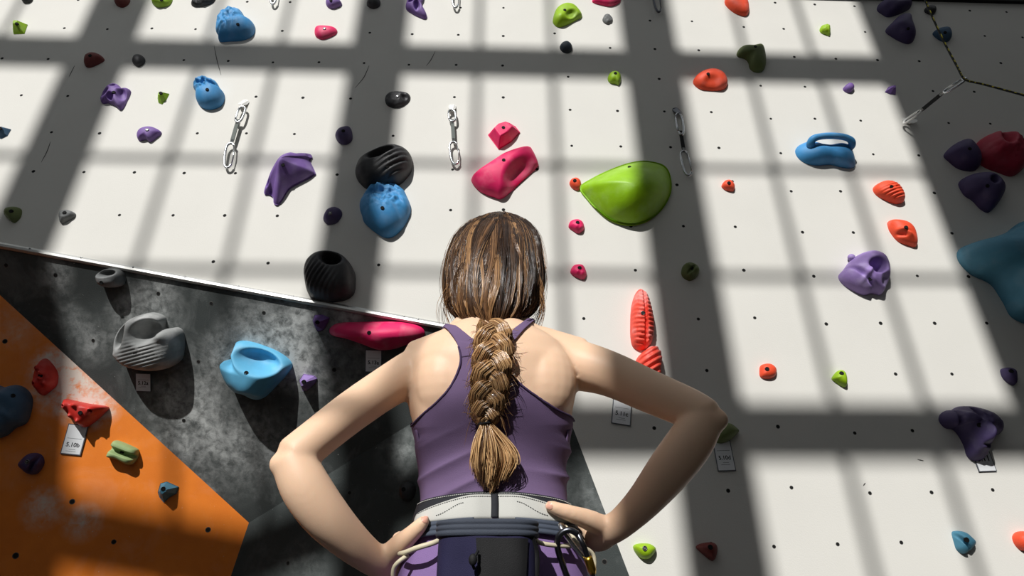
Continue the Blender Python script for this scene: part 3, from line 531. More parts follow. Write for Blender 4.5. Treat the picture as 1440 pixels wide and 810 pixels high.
# ------------------------------------------------------------------ the climber
from mathutils.bvhtree import BVHTree
YM = -1.12
def bp(x, y, Y=YM): return at(x, y, Y)
M_skin = mat('skin', (240, 202, 170), 0.48, 0.05, 14, 0.06, spec=0.35, sss=0.12, bscale=500)
M_tank = mat('purple_jersey', (114, 94, 128), 0.8, 0.10, 9, 0.25, spec=0.2, bscale=900)
M_pants = mat('violet_trousers', (134, 108, 158), 0.8, 0.08, 10, 0.25, spec=0.2, bscale=900)
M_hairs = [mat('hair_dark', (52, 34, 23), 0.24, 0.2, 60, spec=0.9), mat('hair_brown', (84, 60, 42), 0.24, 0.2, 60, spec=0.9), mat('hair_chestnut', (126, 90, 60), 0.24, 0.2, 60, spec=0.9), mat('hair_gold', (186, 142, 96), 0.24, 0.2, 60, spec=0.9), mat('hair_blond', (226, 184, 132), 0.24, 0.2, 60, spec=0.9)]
def remesh(name, mb, voxel, smooth, material, it=6):
    me = bpy.data.meshes.new('tmp'); me.from_pydata([tuple(map(float, p)) for p in mb.v], [], mb.f); me.update()
    bm = bmesh.new(); bm.from_mesh(me); bmesh.ops.recalc_face_normals(bm, faces=bm.faces); bm.to_mesh(me); bm.free()
    o = bpy.data.objects.new('tmp', me); COL.objects.link(o)
    m = o.modifiers.new('r', 'REMESH'); m.mode = 'VOXEL'; m.voxel_size = voxel; m.use_smooth_shade = True
    s = o.modifiers.new('s', 'SMOOTH'); s.factor = smooth; s.iterations = it
    dg = bpy.context.evaluated_depsgraph_get(); ev = o.evaluated_get(dg); nm = bpy.data.meshes.new_from_object(ev)
    bpy.data.objects.remove(o); bpy.data.meshes.remove(me)
    nm.name = name; nm.materials.clear(); nm.materials.append(material)
    nm.polygons.foreach_set('use_smooth', [True]*len(nm.polygons))
    r = bpy.data.objects.new(name, nm); COL.objects.link(r); return r
def ellip(mb, c, r, rot=None, n=20, k=12, m=0):
    c = np.asarray(c); R3 = np.eye(3) if rot is None else np.array(rot); v = []
    for i in range(k+1):
        t = math.pi*i/k
        for j in range(n):
            a = 2*math.pi*j/n; v.append(c+R3@np.array([r[0]*math.sin(t)*math.cos(a), r[1]*math.sin(t)*math.sin(a), r[2]*math.cos(t)]))
    mb.add(v, [(i*n+j, i*n+(j+1) % n, (i+1)*n+(j+1) % n, (i+1)*n+j) for i in range(k) for j in range(n)], m)
def chain(mb, pts, n=16, sub=6):            # pts: (p, r)
    P = catmull([p for p, r in pts], sub); r = catmull([[r_, 0, 0] for p, r_ in pts], sub)[:, 0]
    P = np.vstack([P[0]+(P[0]-P[1])/np.linalg.norm(P[1]-P[0])*r[0]*0.6, P, P[-1]+(P[-1]-P[-2])/np.linalg.norm(P[-1]-P[-2])*r[-1]*0.7])
    r = np.concatenate([[r[0]*0.55], r, [r[-1]*0.5]])
    mb.tube(P, r, n)
# torso sections: image row, left and right outline, back and front depth
SEC = [(940, 548, 838, .105, .10), (860, 552, 834, .112, .10), (800, 566, 820, .108, .10), (760, 582, 806, .098, .10), (715, 595, 795, .084, .095), (690, 594, 793, .080, .093), (660, 591, 793, .080, .092), (620, 585, 799, .090, .095), (600, 580, 803, .096, .10), (580, 574, 806, .103, .103), (550, 570, 812, .110, .105), (520, 572, 812, .112, .10), (495, 588, 795, .104, .085), (475, 618, 766, .085, .06), (462, 640, 742, .066, .045)]
TZ, TC, TW, TB, TF = [], [], [], [], []
for py, xl, xr, b_k, f_r in SEC:
    a, b = bp(xl, py), bp(xr, py); TZ.append((a[2]+b[2])/2); TC.append((a[0]+b[0])/2); TW.append((b[0]-a[0])/2*0.985); TB.append(b_k); TF.append(f_r)
TZ, TC, TW, TB, TF = map(np.array, (TZ, TC, TW, TB, TF))
def torso_pt(z, th, grow=0.0):              # th: 0 = right, 90 = toward camera (back), 180 = left
    c, w, bk_, fr = [np.interp(z, TZ, q) for q in (TC, TW, TB, TF)]
    ct, st = math.cos(th), math.sin(th); e = 2/2.5
    x = c+(w+grow)*abs(ct)**e*np.sign(ct); d = (bk_ if st > 0 else fr)+grow
    y = YM-d*abs(st)**e*np.sign(st)
    if st > 0: y += 0.010*math.exp(-((x-c)/0.018)**2)*st      # spine furrow
    return np.array([x, y, z])
body_mb = MB(); NT = 48; zs_ = np.linspace(TZ.min(), TZ.max(), 50); v = []
for z in zs_:
    for j in range(NT): v.append(torso_pt(z, 2*math.pi*j/NT))
f = [(i*NT+j, i*NT+(j+1) % NT, (i+1)*NT+(j+1) % NT, (i+1)*NT+j) for i in range(len(zs_)-1) for j in range(NT)]
body_mb.add(v, f+[tuple(range(NT-1, -1, -1)), tuple((len(zs_)-1)*NT+j for j in range(NT))])
# trapezius, shoulder blades, neck
for x0, x1, x2 in ((668, 630, 590), (716, 758, 812)):
    chain(body_mb, [(bp(x0, 452, YM+.02), .036), (bp((x0+x1)/2, 474, YM+.0), .038), (bp(x1, 492 if x1 < 700 else 488, YM), .045), (bp(x2, 512 if x1 < 700 else 508, YM), .050)])
for x in (628, 764):
    ellip(body_mb, bp(x, 536, YM-.049), (.064, .056, .082))
chain(body_mb, [(bp(692, 490, YM+.01), .060), (bp(692, 466, YM+.02), .054), (bp(693, 440, YM+.03), .052), (bp(695, 410, YM+.05), .054)])
HC0 = bp(697, 374, YM+.045)                                   # skull centre
ta = math.radians(24); RH = np.array([[1, 0, 0], [0, math.cos(ta), -math.sin(ta)], [0, math.sin(ta), math.cos(ta)]])   # face looks up the wall
hp = lambda x, y, z: HC0+RH@np.array([x, y, z])
ellip(body_mb, HC0, (.074, .094, .096), RH, 24, 16)
ellip(body_mb, hp(0, .045, -.055), (.056, .056, .068), RH)     # jaw
ellip(body_mb, hp(0, .085, -.105), (.020, .018, .016), RH)     # chin
chain(body_mb, [(hp(0, .096, .0), .009), (hp(0, .108, -.022), .011), (hp(0, .116, -.038), .013)], 10)   # nose
ellip(body_mb, hp(0, .096, -.066), (.022, .010, .007), RH); ellip(body_mb, hp(0, .094, -.078), (.019, .010, .007), RH)   # lips
for s in (-1, 1):
    ellip(body_mb, hp(.036*s, .078, .014), (.026, .014, .007), RH)        # brow
    ellip(body_mb, hp(.077*s, .008, -.015), (.008, .018, .030), RH)      # ear
    ellip(body_mb, hp(.040*s, .068, -.035), (.024, .022, .020), RH)      # cheek
# arms
armR = [(bp(775, 506, YM-.005), .053), (bp(815, 514, YM-.015), .051), (bp(858, 526, YM-.04), .045), (bp(915, 551, YM-.085), .0405), (bp(968, 574, YM-.125), .037), (bp(992, 589, YM-.14), .036)]
foreR = [(bp(991, 587, YM-.14), .034), (bp(970, 622, YM-.135), .039), (bp(940, 662, YM-.12), .037), (bp(905, 705, YM-.09), .030), (bp(874, 735, YM-.06), .0255), (bp(856, 746, YM-.04), .0255)]
armL = [(bp(620, 508, YM-.005), .050), (bp(582, 524, YM-.015), .047), (bp(545, 544, YM-.04), .041), (bp(495, 578, YM-.085), .038), (bp(445, 617, YM-.125), .0355), (bp(414, 643, YM-.14), .036)]
foreL = [(bp(412, 646, YM-.14), .035), (bp(430, 685, YM-.138), .039), (bp(458, 725, YM-.12), .037), (bp(492, 760, YM-.09), .031), (bp(520, 783, YM-.06), .0265), (bp(536, 792, YM-.04), .026)]
for c_ in (armR, foreR, armL, foreL): chain(body_mb, c_, 20)
ellip(body_mb, bp(1008, 590, YM-.150), (.020, .018, .020)); ellip(body_mb, bp(396, 652, YM-.150), (.020, .018, .020))   # elbow points
# hands on the hips: palm against the side, fingers round to the front, thumb to the back
def hand(side, wrist, palm, kn, tips, thumb):
    chain(body_mb, [(wrist, .024), ((wrist+palm)/2, .027), (palm, .025)], 14)
    for i in range(4):
        k0 = kn[0]+(kn[1]-kn[0])*i/3; t0 = tips[0]+(tips[1]-tips[0])*i/3; ln = (0.92, 1.0, 0.96, 0.78)[i]; t0 = k0+(t0-k0)*ln
        mid = (k0+t0)/2+np.array([side*0.012, 0, 0.0])
        chain(body_mb, [(palm+(k0-palm)*0.15, .0125), (k0, .0115), (k0+(mid-k0)*0.9, .0098), (t0+(mid-t0)*0.35, .0088), (t0, .0075)], 12, 5)
    chain(body_mb, thumb, 14, 6)
wR, wL = foreR[-1][0], foreL[-1][0]
palmR = bp(836, 757, YM-.005); palmL = bp(556, 795, YM-.005)
knR = (np.array([.163, YM+.045, 1.040]), np.array([.178, YM+.03, .975])); tipR = (np.array([.108, YM+.128, 1.02]), np.array([.128, YM+.108, .95]))
hand(1, wR, palmR, knR, tipR, [(bp(850, 742, YM-.045), .019), (bp(832, 733, YM-.062), .0185), (bp(808, 724, YM-.083), .0150), (bp(787, 717, YM-.094), .0125), (bp(772, 711, YM-.098), .0098)])
knL = (np.array([-.172, YM+.045, 1.005]), np.array([-.188, YM+.03, .94])); tipL = (np.array([-.112, YM+.128, .985]), np.array([-.130, YM+.108, .915]))
hand(-1, wL, palmL, knL, tipL, [(bp(545, 783, YM-.045), .019), (bp(560, 768, YM-.062), .0185), (bp(578, 752, YM-.083), .0150), (bp(590, 740, YM-.094), .0128), (bp(598, 731, YM-.098), .0098)])
# legs
hipz = float(TZ.min())
LEG = []
for s in (-1, 1):
    cx = float(TC[0]); pts = [(np.array([cx+s*.085, YM, hipz+.02]), .088), (np.array([cx+s*.092, YM, hipz-.10]), .083), (np.array([cx+s*.098, YM+.005, .62]), .070), (np.array([cx+s*.10, YM+.01, .47]), .054), (np.array([cx+s*.102, YM-.005, .36]), .053), (np.array([cx+s*.104, YM-.005, .20]), .042), (np.array([cx+s*.105, YM, .075]), .036)]
    LEG.append(pts); chain(body_mb, pts, 18)
    chain(body_mb, [(np.array([cx+s*.105, YM-.03, .035]), .032), (np.array([cx+s*.11, YM+.05, .035]), .033), (np.array([cx+s*.118, YM+.13, .03]), .027)], 14)
# root of the figure and the body
person = empty('person', (float(TC[0]), YM, 0))
tag(person, 'climber seen from behind with hands on hips, long brown braid and purple racerback top', 'person')
body = remesh('body', body_mb, 0.0042, 0.5, M_skin, 7); child_world(body, person)
bm_ = bmesh.new(); bm_.from_mesh(body.data); BODY = BVHTree.FromBMesh(bm_); bm_.free()
def cast_px(x, y):                          # body surface seen at a picture point
    d = Vector(ray(x, y)).normalized(); h = BODY.ray_cast(Vector(cC), d)
    return (np.array(h[0]), np.array(h[1])) if h[0] is not None else None
def cast_th(z, th):                         # torso surface around its axis
    o = Vector((float(np.interp(z, TZ, TC)), YM, z)); d = Vector((math.cos(th), -math.sin(th), 0)); h = BODY.ray_cast(o, d)
    p = np.array(h[0]); n = np.array(h[1]); q = torso_pt(z, math.atan2(math.sin(th), math.cos(th)))
    lim = np.linalg.norm(torso_ray(z, th)-np.array(o))
    if np.linalg.norm(p-np.array(o)) > lim+0.035: p = np.array(o)+np.array(d)*(lim+0.004)
    return p, np.array(d)
def torso_ray(z, th):                       # unrounded torso section hit along direction th
    c, w, bk_, fr = [float(np.interp(z, TZ, q)) for q in (TC, TW, TB, TF)]
    ct, st = math.cos(th), math.sin(th); dd = bk_ if st > 0 else fr
    r = (abs(ct/w)**2.5+abs(st/dd)**2.5)**(-1/2.5)
    return np.array([c+r*ct, YM-r*st, z])
# nails and eyes
for s in (-1, 1):
    mb = MB(); ellip(mb, hp(.034*s, .080, -.006), (.012, .011, .011), RH, 14, 10); mb.build('eye', mat('eye_white', (230, 228, 224), 0.2, 0.02), person)
for name_, a, b, w in (('nail', (776, 709), (769, 713), .0062), ('nail', (594, 733), (601, 727), .0062)):
    mb = MB(); g = []
    for i in range(5):
        for j in range(5):
            t, u = i/4, j/4-0.5; ww = (1-0.5*abs(2*t-1)**3)*11
            px_ = a[0]+(b[0]-a[0])*t+u*ww*(-(b[1]-a[1])/np.hypot(b[0]-a[0], b[1]-a[1])); py_ = a[1]+(b[1]-a[1])*t+u*ww*((b[0]-a[0])/np.hypot(b[0]-a[0], b[1]-a[1]))
            h = cast_px(px_, py_); g.append(h[0]+h[1]*(0.0006+0.0008*(1-4*u*u)) if h else np.array(at(px_, py_, YM-.1)))
    mb.add(g, [(i*5+j, i*5+j+1, (i+1)*5+j+1, (i+1)*5+j) for i in range(4) for j in range(4)]); mb.build('nail', mat('finger_nail', (236, 178, 156), 0.3, 0.03), person)

# ---- purple racerback top
ZH = bp(693, 742)[2]; ZA = bp(693, 612, YM-.095)[2]
def wrinkle(p, amt=1.0):
    z = p[2]; x = p[0]-float(TC[4]); q = Vector((p[0]*5, p[1]*5, z*4))
    ph = (z+0.13*abs(x)*(1 if x < 0 else .5)+0.075*noise.noise(q*.8))*62
    side = 0.35+0.65*min(1, abs(x)/0.10); w1 = math.exp(-((z-1.085)/0.065)**2)*side
    s = 0.0095*w1*(1-abs(math.sin(ph)))**1.5*2*max(0, 0.4+noise.noise(q*1.7+Vector((3, 1, 0))))
    return amt*(s+0.0030*noise.noise(Vector((p[0]*9, p[1]*9, z*20))))
def sheet(name, rows, material, parent, off, th=0.0022, wr=0.0):
    nr, nc = len(rows), len(rows[0]); P = []
    for r_ in rows:
        for p, n in r_: P.append(p+n*(off+(wrinkle(p, wr) if wr else 0)))
    P = np.array(P); N3 = np.array([n for r_ in rows for p, n in r_]); Q = P-N3*th; m = nr*nc
    f = [(i*nc+j, i*nc+j+1, (i+1)*nc+j+1, (i+1)*nc+j) for i in range(nr-1) for j in range(nc-1)]
    g = [tuple(k+m for k in q[::-1]) for q in f]
    e = [(j, m+j, m+j+1, j+1) for j in range(nc-1)]+[((nr-1)*nc+j+1, m+(nr-1)*nc+j+1, m+(nr-1)*nc+j, (nr-1)*nc+j) for j in range(nc-1)]
    e += [((i+1)*nc, m+(i+1)*nc, m+i*nc, i*nc) for i in range(nr-1)]+[(i*nc+nc-1, m+i*nc+nc-1, m+(i+1)*nc+nc-1, (i+1)*nc+nc-1) for i in range(nr-1)]
    o = mesh_obj(name, np.vstack([P, Q]), f+g+e, material)
    bm = bmesh.new(); bm.from_mesh(o.data); bmesh.ops.recalc_face_normals(bm, faces=bm.faces); bm.to_mesh(o.data); bm.free()
    child_world(o, parent); return o
NC = 97
def row_th(z, a0, a1, nc=NC):
    return [cast_th(z, a0+(a1-a0)*j/(nc-1)) for j in range(nc)]
LE = catmull([(577, 606), (590, 590), (618, 562), (638, 538), (648, 513), (647, 494), (639, 477), (623, 460)], 12)
RE = catmull([(803, 602), (800, 587), (772, 568), (745, 552), (724, 533), (714, 510), (719, 488), (750, 453)], 12)
def row_px(l, r, nc=NC):
    out = []; last = None
    for j in range(nc):
        t = j/(nc-1); x = l[0]+(r[0]-l[0])*t; y = l[1]+(r[1]-l[1])*t; h = cast_px(x, y)
        if h is None or h[0][1] > YM+0.02: h = None
        out.append(h)
    idx = [j for j in range(nc) if out[j] is not None]
    for j in range(nc):
        if out[j] is None: out[j] = out[min(idx, key=lambda k: abs(k-j))]
    return out
# back: full width below the armholes, racerback above
back_rows = [row_th(z, math.pi*1.06, -math.pi*0.06) for z in np.linspace(ZH, ZA, 60)]
up = [row_px(LE[i], RE[i]) for i in range(4, 72, 2)]
def blend(a, b, t): return [(p*(1-t)+q*t, (n*(1-t)+m_*t)/np.linalg.norm(n*(1-t)+m_*t)) for (p, n), (q, m_) in zip(a, b)]
back_rows += [blend(back_rows[-1], up[0], t) for t in (0.33, 0.67)]+up
tank = sheet('racerback_top', back_rows, M_tank, person, 0.0058, wr=1.0)
# two straps over the shoulders, and the front of the top
for s, pxs in ((-1, [((623, 460), (642, 461)), ((631, 467), (653, 469)), ((639, 477), (664, 478)), ((645, 489), (676, 488)), ((648, 504), (690, 498))]), (1, [((750, 453), (737, 454)), ((738, 464), (724, 464)), ((727, 476), (713, 475)), ((718, 490), (702, 487)), ((714, 506), (690, 498))])):
    rows = []
    A_ = catmull([p[0] for p in pxs], 5); B_ = catmull([p[1] for p in pxs], 5)
    for a, b in zip(A_, B_): rows.append(row_px(a, b, 13))
    fr = []
    for t in np.linspace(0.15, 1, 10):       # over the top and down the chest
        r_ = []
        for (p, n) in rows[0]:
            q = np.array([p[0]+s*0.01*t, YM-.02+0.11*t, p[2]+0.02*math.sin(math.pi*min(1, t*1.3))-0.14*t*t]); h = BODY.find_nearest(Vector(q)); r_.append((np.array(h[0]), np.array(h[1])))
        fr.append(r_)
    sheet('strap', fr[::-1]+rows, M_tank, tank, 0.0058)
ztop = bp(693, 540)[2]
front_rows = []
for z in np.linspace(ZH, ztop, 40):
    k = max(0.0, (z-ZA-.022)/(ztop-ZA)); a0 = math.pi*0.10+(-math.pi*0.38)*min(1, k*1.6); front_rows.append(row_th(z, a0, -math.pi-a0, 61))
sheet('front_panel', front_rows, M_tank, tank, 0.0052, wr=0.7)
# bound seams along the armholes
M_hem = mat('purple_binding', (72, 54, 90), 0.8, 0.08, 20)
for cur in (LE, RE):
    pts = []
    for p in cur[2:64]:
        h = cast_px(p[0], p[1])
        if h and h[0][1] < YM+0.03: pts.append(h[0]+h[1]*0.0064)
    mb = MB(); mb.tube(np.array(pts), .0021, 8); child_world(mb.build('binding', M_hem), tank)

# ---- trousers and shoes
tr_mb = MB(); v = []; zz = np.linspace(hipz-.03, bp(693, 722)[2], 16)
for z in zz:
    for j in range(NT): v.append(torso_pt(max(z, hipz), 2*math.pi*j/NT, 0.007))
for i, z in enumerate(zz):
    for j in range(NT): v[i*NT+j][2] = z
tr_mb.add(v, [(i*NT+j, i*NT+(j+1) % NT, (i+1)*NT+(j+1) % NT, (i+1)*NT+j) for i in range(len(zz)-1) for j in range(NT)]+[tuple(range(NT-1, -1, -1)), tuple((len(zz)-1)*NT+j for j in range(NT))])
for pts in LEG: chain(tr_mb, [(p, r+.009) for p, r in pts], 18)
trs = remesh('trousers', tr_mb, 0.006, 0.5, M_pants, 5); child_world(trs, person)
for s in (-1, 1):
    mb = MB(); cx = float(TC[0])
    chain(mb, [(np.array([cx+s*.105, YM-.035, .045]), .040), (np.array([cx+s*.11, YM+.05, .042]), .041), (np.array([cx+s*.118, YM+.135, .036]), .033)], 14)
    sh = remesh('shoe', mb, 0.008, 0.5, mat('shoe_grey', (58, 60, 64), 0.6), 3)
    for v_ in sh.data.vertices: v_.co.z = max(v_.co.z, 0.001)
    child_world(sh, person)

# ---- hair
def strands(name, P, rad, cols, parent, taper=True):
    """P: (n,k,3) strand points -> one mesh of thin three-sided tubes"""
    P = np.asarray(P, float); n, k, _ = P.shape
    t = np.gradient(P, axis=1); t /= np.linalg.norm(t, axis=2)[..., None]+1e-12
    ref = np.array([0.21, 0.95, 0.2]); u = np.cross(t, ref); u /= np.linalg.norm(u, axis=2)[..., None]+1e-9; w = np.cross(t, u)
    r = np.broadcast_to(np.asarray(rad, float).reshape(-1, 1), (n, 1))*np.ones((1, k))
    if taper: r = r*np.clip(np.minimum(np.linspace(0.5, 4, k), np.linspace(4, 0.25, k)), 0.2, 1)[None]
    V = np.stack([P+r[..., None]*(math.cos(a)*u+math.sin(a)*w) for a in (0.5, 0.5+2*math.pi/3, 0.5+4*math.pi/3)], 2).reshape(-1, 3)
    b = (np.arange(n)[:, None, None]*k+np.arange(k-1)[None, :, None])*3; j = np.arange(3)[None, None]; j2 = (j+1) % 3
    F = np.stack([b+j, b+j2, b+3+j2, b+3+j], -1).reshape(-1, 4)
    me = bpy.data.meshes.new(name); me.vertices.add(len(V)); me.vertices.foreach_set('co', V.ravel())
    me.loops.add(F.size); me.loops.foreach_set('vertex_index', F.ravel().astype(np.int32)); me.polygons.add(len(F))
    me.polygons.foreach_set('loop_start', (np.arange(len(F))*4).astype(np.int32)); me.polygons.foreach_set('loop_total', np.full(len(F), 4, np.int32))
    for m in M_hairs: me.materials.append(m)
    me.polygons.foreach_set('material_index', np.repeat(np.asarray(cols), (k-1)*3).astype(np.int32)); me.polygons.foreach_set('use_smooth', np.ones(len(F), bool))
    me.update(); me.validate()
    o = bpy.data.objects.new(name, me); COL.objects.link(o); child_world(o, parent); return o
PYS = np.array([297, 300, 306, 316, 330, 350, 375, 400, 425, 440, 450, 460, 474.])
HWD = np.array([5, 19, 34, 47, 57, 63, 67, 68, 65, 57, 47, 37, 24.])
HCX = np.array([704, 703, 702, 701, 699, 697, 696, 695, 694, 693, 692, 692, 692.])
HDP = np.array([.02, .045, .068, .087, .102, .113, .120, .124, .125, .122, .118, .112, .108])
YH = YM+.045                                  # plane the hair swells back from
def hair_pt(a, py, lay):
    cx, w, d = np.interp(py, PYS, HCX), np.interp(py, PYS, HWD), np.interp(py, PYS, HDP)
    aa = np.clip(a, -1, 1); x = cx+a*w*lay
    return at(x, py, YH-d*math.sqrt(max(0.0, 1-aa*aa*0.96))*lay)
# smooth under-layer so that no scalp shows between the strands
g = []; na, nb_ = 33, 26
for i in range(nb_):
    py = 299+(470-299)*i/(nb_-1)
    for j in range(na): g.append(hair_pt(-0.97+1.94*j/(na-1), py, 0.93))
mb = MB(); mb.add(g, [(i*na+j, i*na+j+1, (i+1)*na+j+1, (i+1)*na+j) for i in range(nb_-1) for j in range(na-1)])
ellip(mb, hp(0, .004, .006), (.079, .088, .093), RH, 28, 18)
hair = mb.build('hair', M_hairs[0], person)
S, C_, RD = [], [], []
KP = 16
ncl = 230
for c_i in range(ncl):
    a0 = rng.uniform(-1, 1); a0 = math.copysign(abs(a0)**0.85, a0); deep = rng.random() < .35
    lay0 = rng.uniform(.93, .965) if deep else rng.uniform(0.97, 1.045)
    py0 = rng.uniform(297, 312) if rng.random() < .75 else rng.uniform(315, 375)
    mid = -0.42 < a0 < 0.05
    base = 0 if deep else (int(rng.choice([1, 2, 3], p=[.2, .5, .3])) if mid and rng.random() < .7 else int(rng.choice([0, 1, 2, 3], p=[.34, .38, .20, .08])))  # deep locks start from the darkest tone, shade between locks put into colour
    drift = rng.normal(0, .16); wob = rng.uniform(0, 6.28); wf = rng.uniform(4, 9); wa = rng.uniform(.01, .05); spread = rng.uniform(.02, .06); bul = rng.uniform(0, .03)
    for s_i in range(28):
        da = rng.normal(0, spread); dl = rng.normal(0, .006); ps = []
        e_py = 472+rng.normal(0, 2)
        for k in range(KP):
            t = k/(KP-1); py = py0+(e_py-py0)*t
            a = a0+da*(1-.75*math.sin(math.pi*.5*t))+drift*math.sin(math.pi*t)+wa*math.sin(wob+t*wf)
            if mid: a -= 0.34*math.sin(math.pi*min(1, t*1.05)*.9)*(1+a0)
            elif abs(a0) < .55 and a0 > 0: a += 0.12*math.sin(math.pi*t)
            a = max(-1.0, min(1.0, a)); ps.append(hair_pt(a, py, lay0+dl+bul*math.sin(math.pi*t)+0.014*math.sin(wob*2+t*6)))
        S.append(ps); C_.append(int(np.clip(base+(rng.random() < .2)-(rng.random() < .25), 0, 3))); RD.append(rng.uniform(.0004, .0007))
for i in range(1500):                        # even cover underneath
    a0 = rng.uniform(-1, 1); py0 = rng.uniform(297, 330); lay = rng.uniform(.94, 1.0); dr = rng.normal(0, .07); ps = []
    for k in range(KP):
        t = k/(KP-1); ps.append(hair_pt(max(-1, min(1, a0+dr*math.sin(math.pi*t))), py0+(472-py0)*t, lay+.008*math.sin(t*6+i)))
    S.append(ps); C_.append(int(rng.choice([0, 1, 2], p=[.5, .36, .14]))); RD.append(.0007)
# fly-away hairs round the outline
for i in range(190):
    a0 = rng.choice([-1, 1])*rng.uniform(.55, 1.02); py0 = rng.uniform(298, 360); e = rng.uniform(400, 464); ps = []; am = rng.normal(0, .06); lay = rng.uniform(1.0, 1.06)
    for k in range(KP):
        t = k/(KP-1); ps.append(hair_pt(a0+am*math.sin(3.1*t), py0+(e-py0)*t, lay+.02*math.sin(t*6+i)))
    S.append(ps); C_.append(int(rng.choice([1, 2, 3]))); RD.append(.0004)
# loose wisps beside the face
for i in range(46):
    sd = -1 if i < 18 else 1; x0 = 633 if sd < 0 else 759; y0 = rng.uniform(385, 415); x1 = (rng.normal(632, 8) if sd < 0 else rng.normal(752, 5)); y1 = rng.uniform(445, 466); ps = []
    for k in range(KP):
        t = k/(KP-1); ps.append(at(x0+(x1-x0)*t+sd*7*math.sin(math.pi*t)+rng.normal(0, .25), y0+(y1-y0)*t, YM-.02+.02*t))
    S.append(ps); C_.append(int(rng.choice([1, 2, 3]))); RD.append(.0005)
# hair of the front and temples swept back
for i in range(520):
    x0 = rng.uniform(-.072, .072); z0 = .082-abs(x0)*.45+rng.normal(0, .004); y0 = .052-abs(x0)*.35; sd = 1 if x0 > 0 else -1; ps = []
    for k in range(KP):
        t = k/(KP-1); ang = (1-t)
        x_ = x0+(sd*.078-x0)*math.sin(math.pi*min(1, t*.9))*min(1, abs(x0)/.03); y_ = y0*(1-t)-.09*t; z_ = z0+.018*math.sin(math.pi*t)*(1-abs(x0)/.08)-.05*t*t
        q = np.array([x_, y_, z_]); q = q/np.sqrt((q[0]/.084)**2+(q[1]/.100)**2+(q[2]/.102)**2)
        ps.append(hp(*q))
    S.append(ps); C_.append(int(rng.choice([0, 1, 2], p=[.4, .4, .2]))); RD.append(.0009)
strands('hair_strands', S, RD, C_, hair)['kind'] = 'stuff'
# the plait: three locks woven down the back
def back_y(x, y, gap):
    h = cast_px(x, y); return (h[0][1] if h else YM-.09)-gap
CL = catmull([(694, 458), (694, 480), (693, 505), (690, 532), (687, 560), (684, 582), (683, 594)], 10)
nC = len(CL); CY = np.array([back_y(p[0], p[1], .030) for p in CL]); CY = np.convolve(np.pad(CY, 6, 'edge'), np.ones(13)/13, 'valid'); CY[:12] = np.minimum(CY[:12], YM-.105)
c3 = np.array([at(p[0], p[1], Y) for p, Y in zip(CL, CY)])
wid = np.interp(np.linspace(0, 1, nC), [0, .12, .35, .7, .9, 1], [.026, .031, .033, .029, .020, .010])
S, C_, RD = [], [], []
core = MB()
for k3 in range(3):
    tt = np.linspace(0, 1, nC); ph = 2*math.pi*(2.1*tt)+k3*2*math.pi/3
    ctr = c3.copy(); ctr[:, 0] += wid*0.62*np.sin(ph); ctr[:, 1] -= wid*0.42*np.sin(2*ph)
    rl = wid*0.50
    core.tube(ctr, rl*0.86, 10)
    tg = np.gradient(ctr, axis=0); tg /= np.linalg.norm(tg, axis=1)[:, None]; ux = np.cross(tg, [0, 1.0, 0]); ux /= np.linalg.norm(ux, axis=1)[:, None]; uy = np.cross(tg, ux)
    for s_i in range(330):
        a = rng.uniform(0, 2*math.pi); tw = rng.normal(0, .5)+1.2; rr = rng.uniform(.86, 1.10); an = a+tw*tt
        P = ctr+(rl*rr)[:, None]*(np.cos(an)[:, None]*ux*1.05+np.sin(an)[:, None]*uy*.95)
        P += np.cumsum(rng.normal(0, .00012, P.shape), 0)
        S.append(P[::2]); C_.append(int(rng.choice([1, 2, 3, 4], p=[.06, .18, .40, .36]))); RD.append(rng.uniform(.0004, .0008))
Lk = min(len(p) for p in S); braid = core.build('braid', M_hairs[2], hair)
bs = strands('braid_strands', [p[:Lk] for p in S], RD, C_, hair, taper=False); bs['kind'] = 'stuff'
S, C_, RD = [], [], []
for i in range(170):                         # loose ends sticking out of the plait
    j = int(rng.integers(2, nC-6)); sd = rng.choice([-1, 1]); L = rng.uniform(.015, .05); p0 = c3[j]+np.array([sd*wid[j]*.8, -wid[j]*.3*rng.random(), 0]); ps = []
    dn = rng.uniform(-.2, 1.0)
    for k in range(KP):
        t = k/(KP-1); ps.append(p0+np.array([sd*L*.55*t*(1-.25*t*dn), -.006*math.sin(2*t+i), -L*t*t*dn+.006*math.sin(3*t+i)*t]))
    S.append(ps); C_.append(int(rng.choice([1, 2, 3]))); RD.append(.00045)
tie_c = c3[-1]; tail_end = np.array([at(692, 688, back_y(692, 686, .020))])[0]
NTL = 34
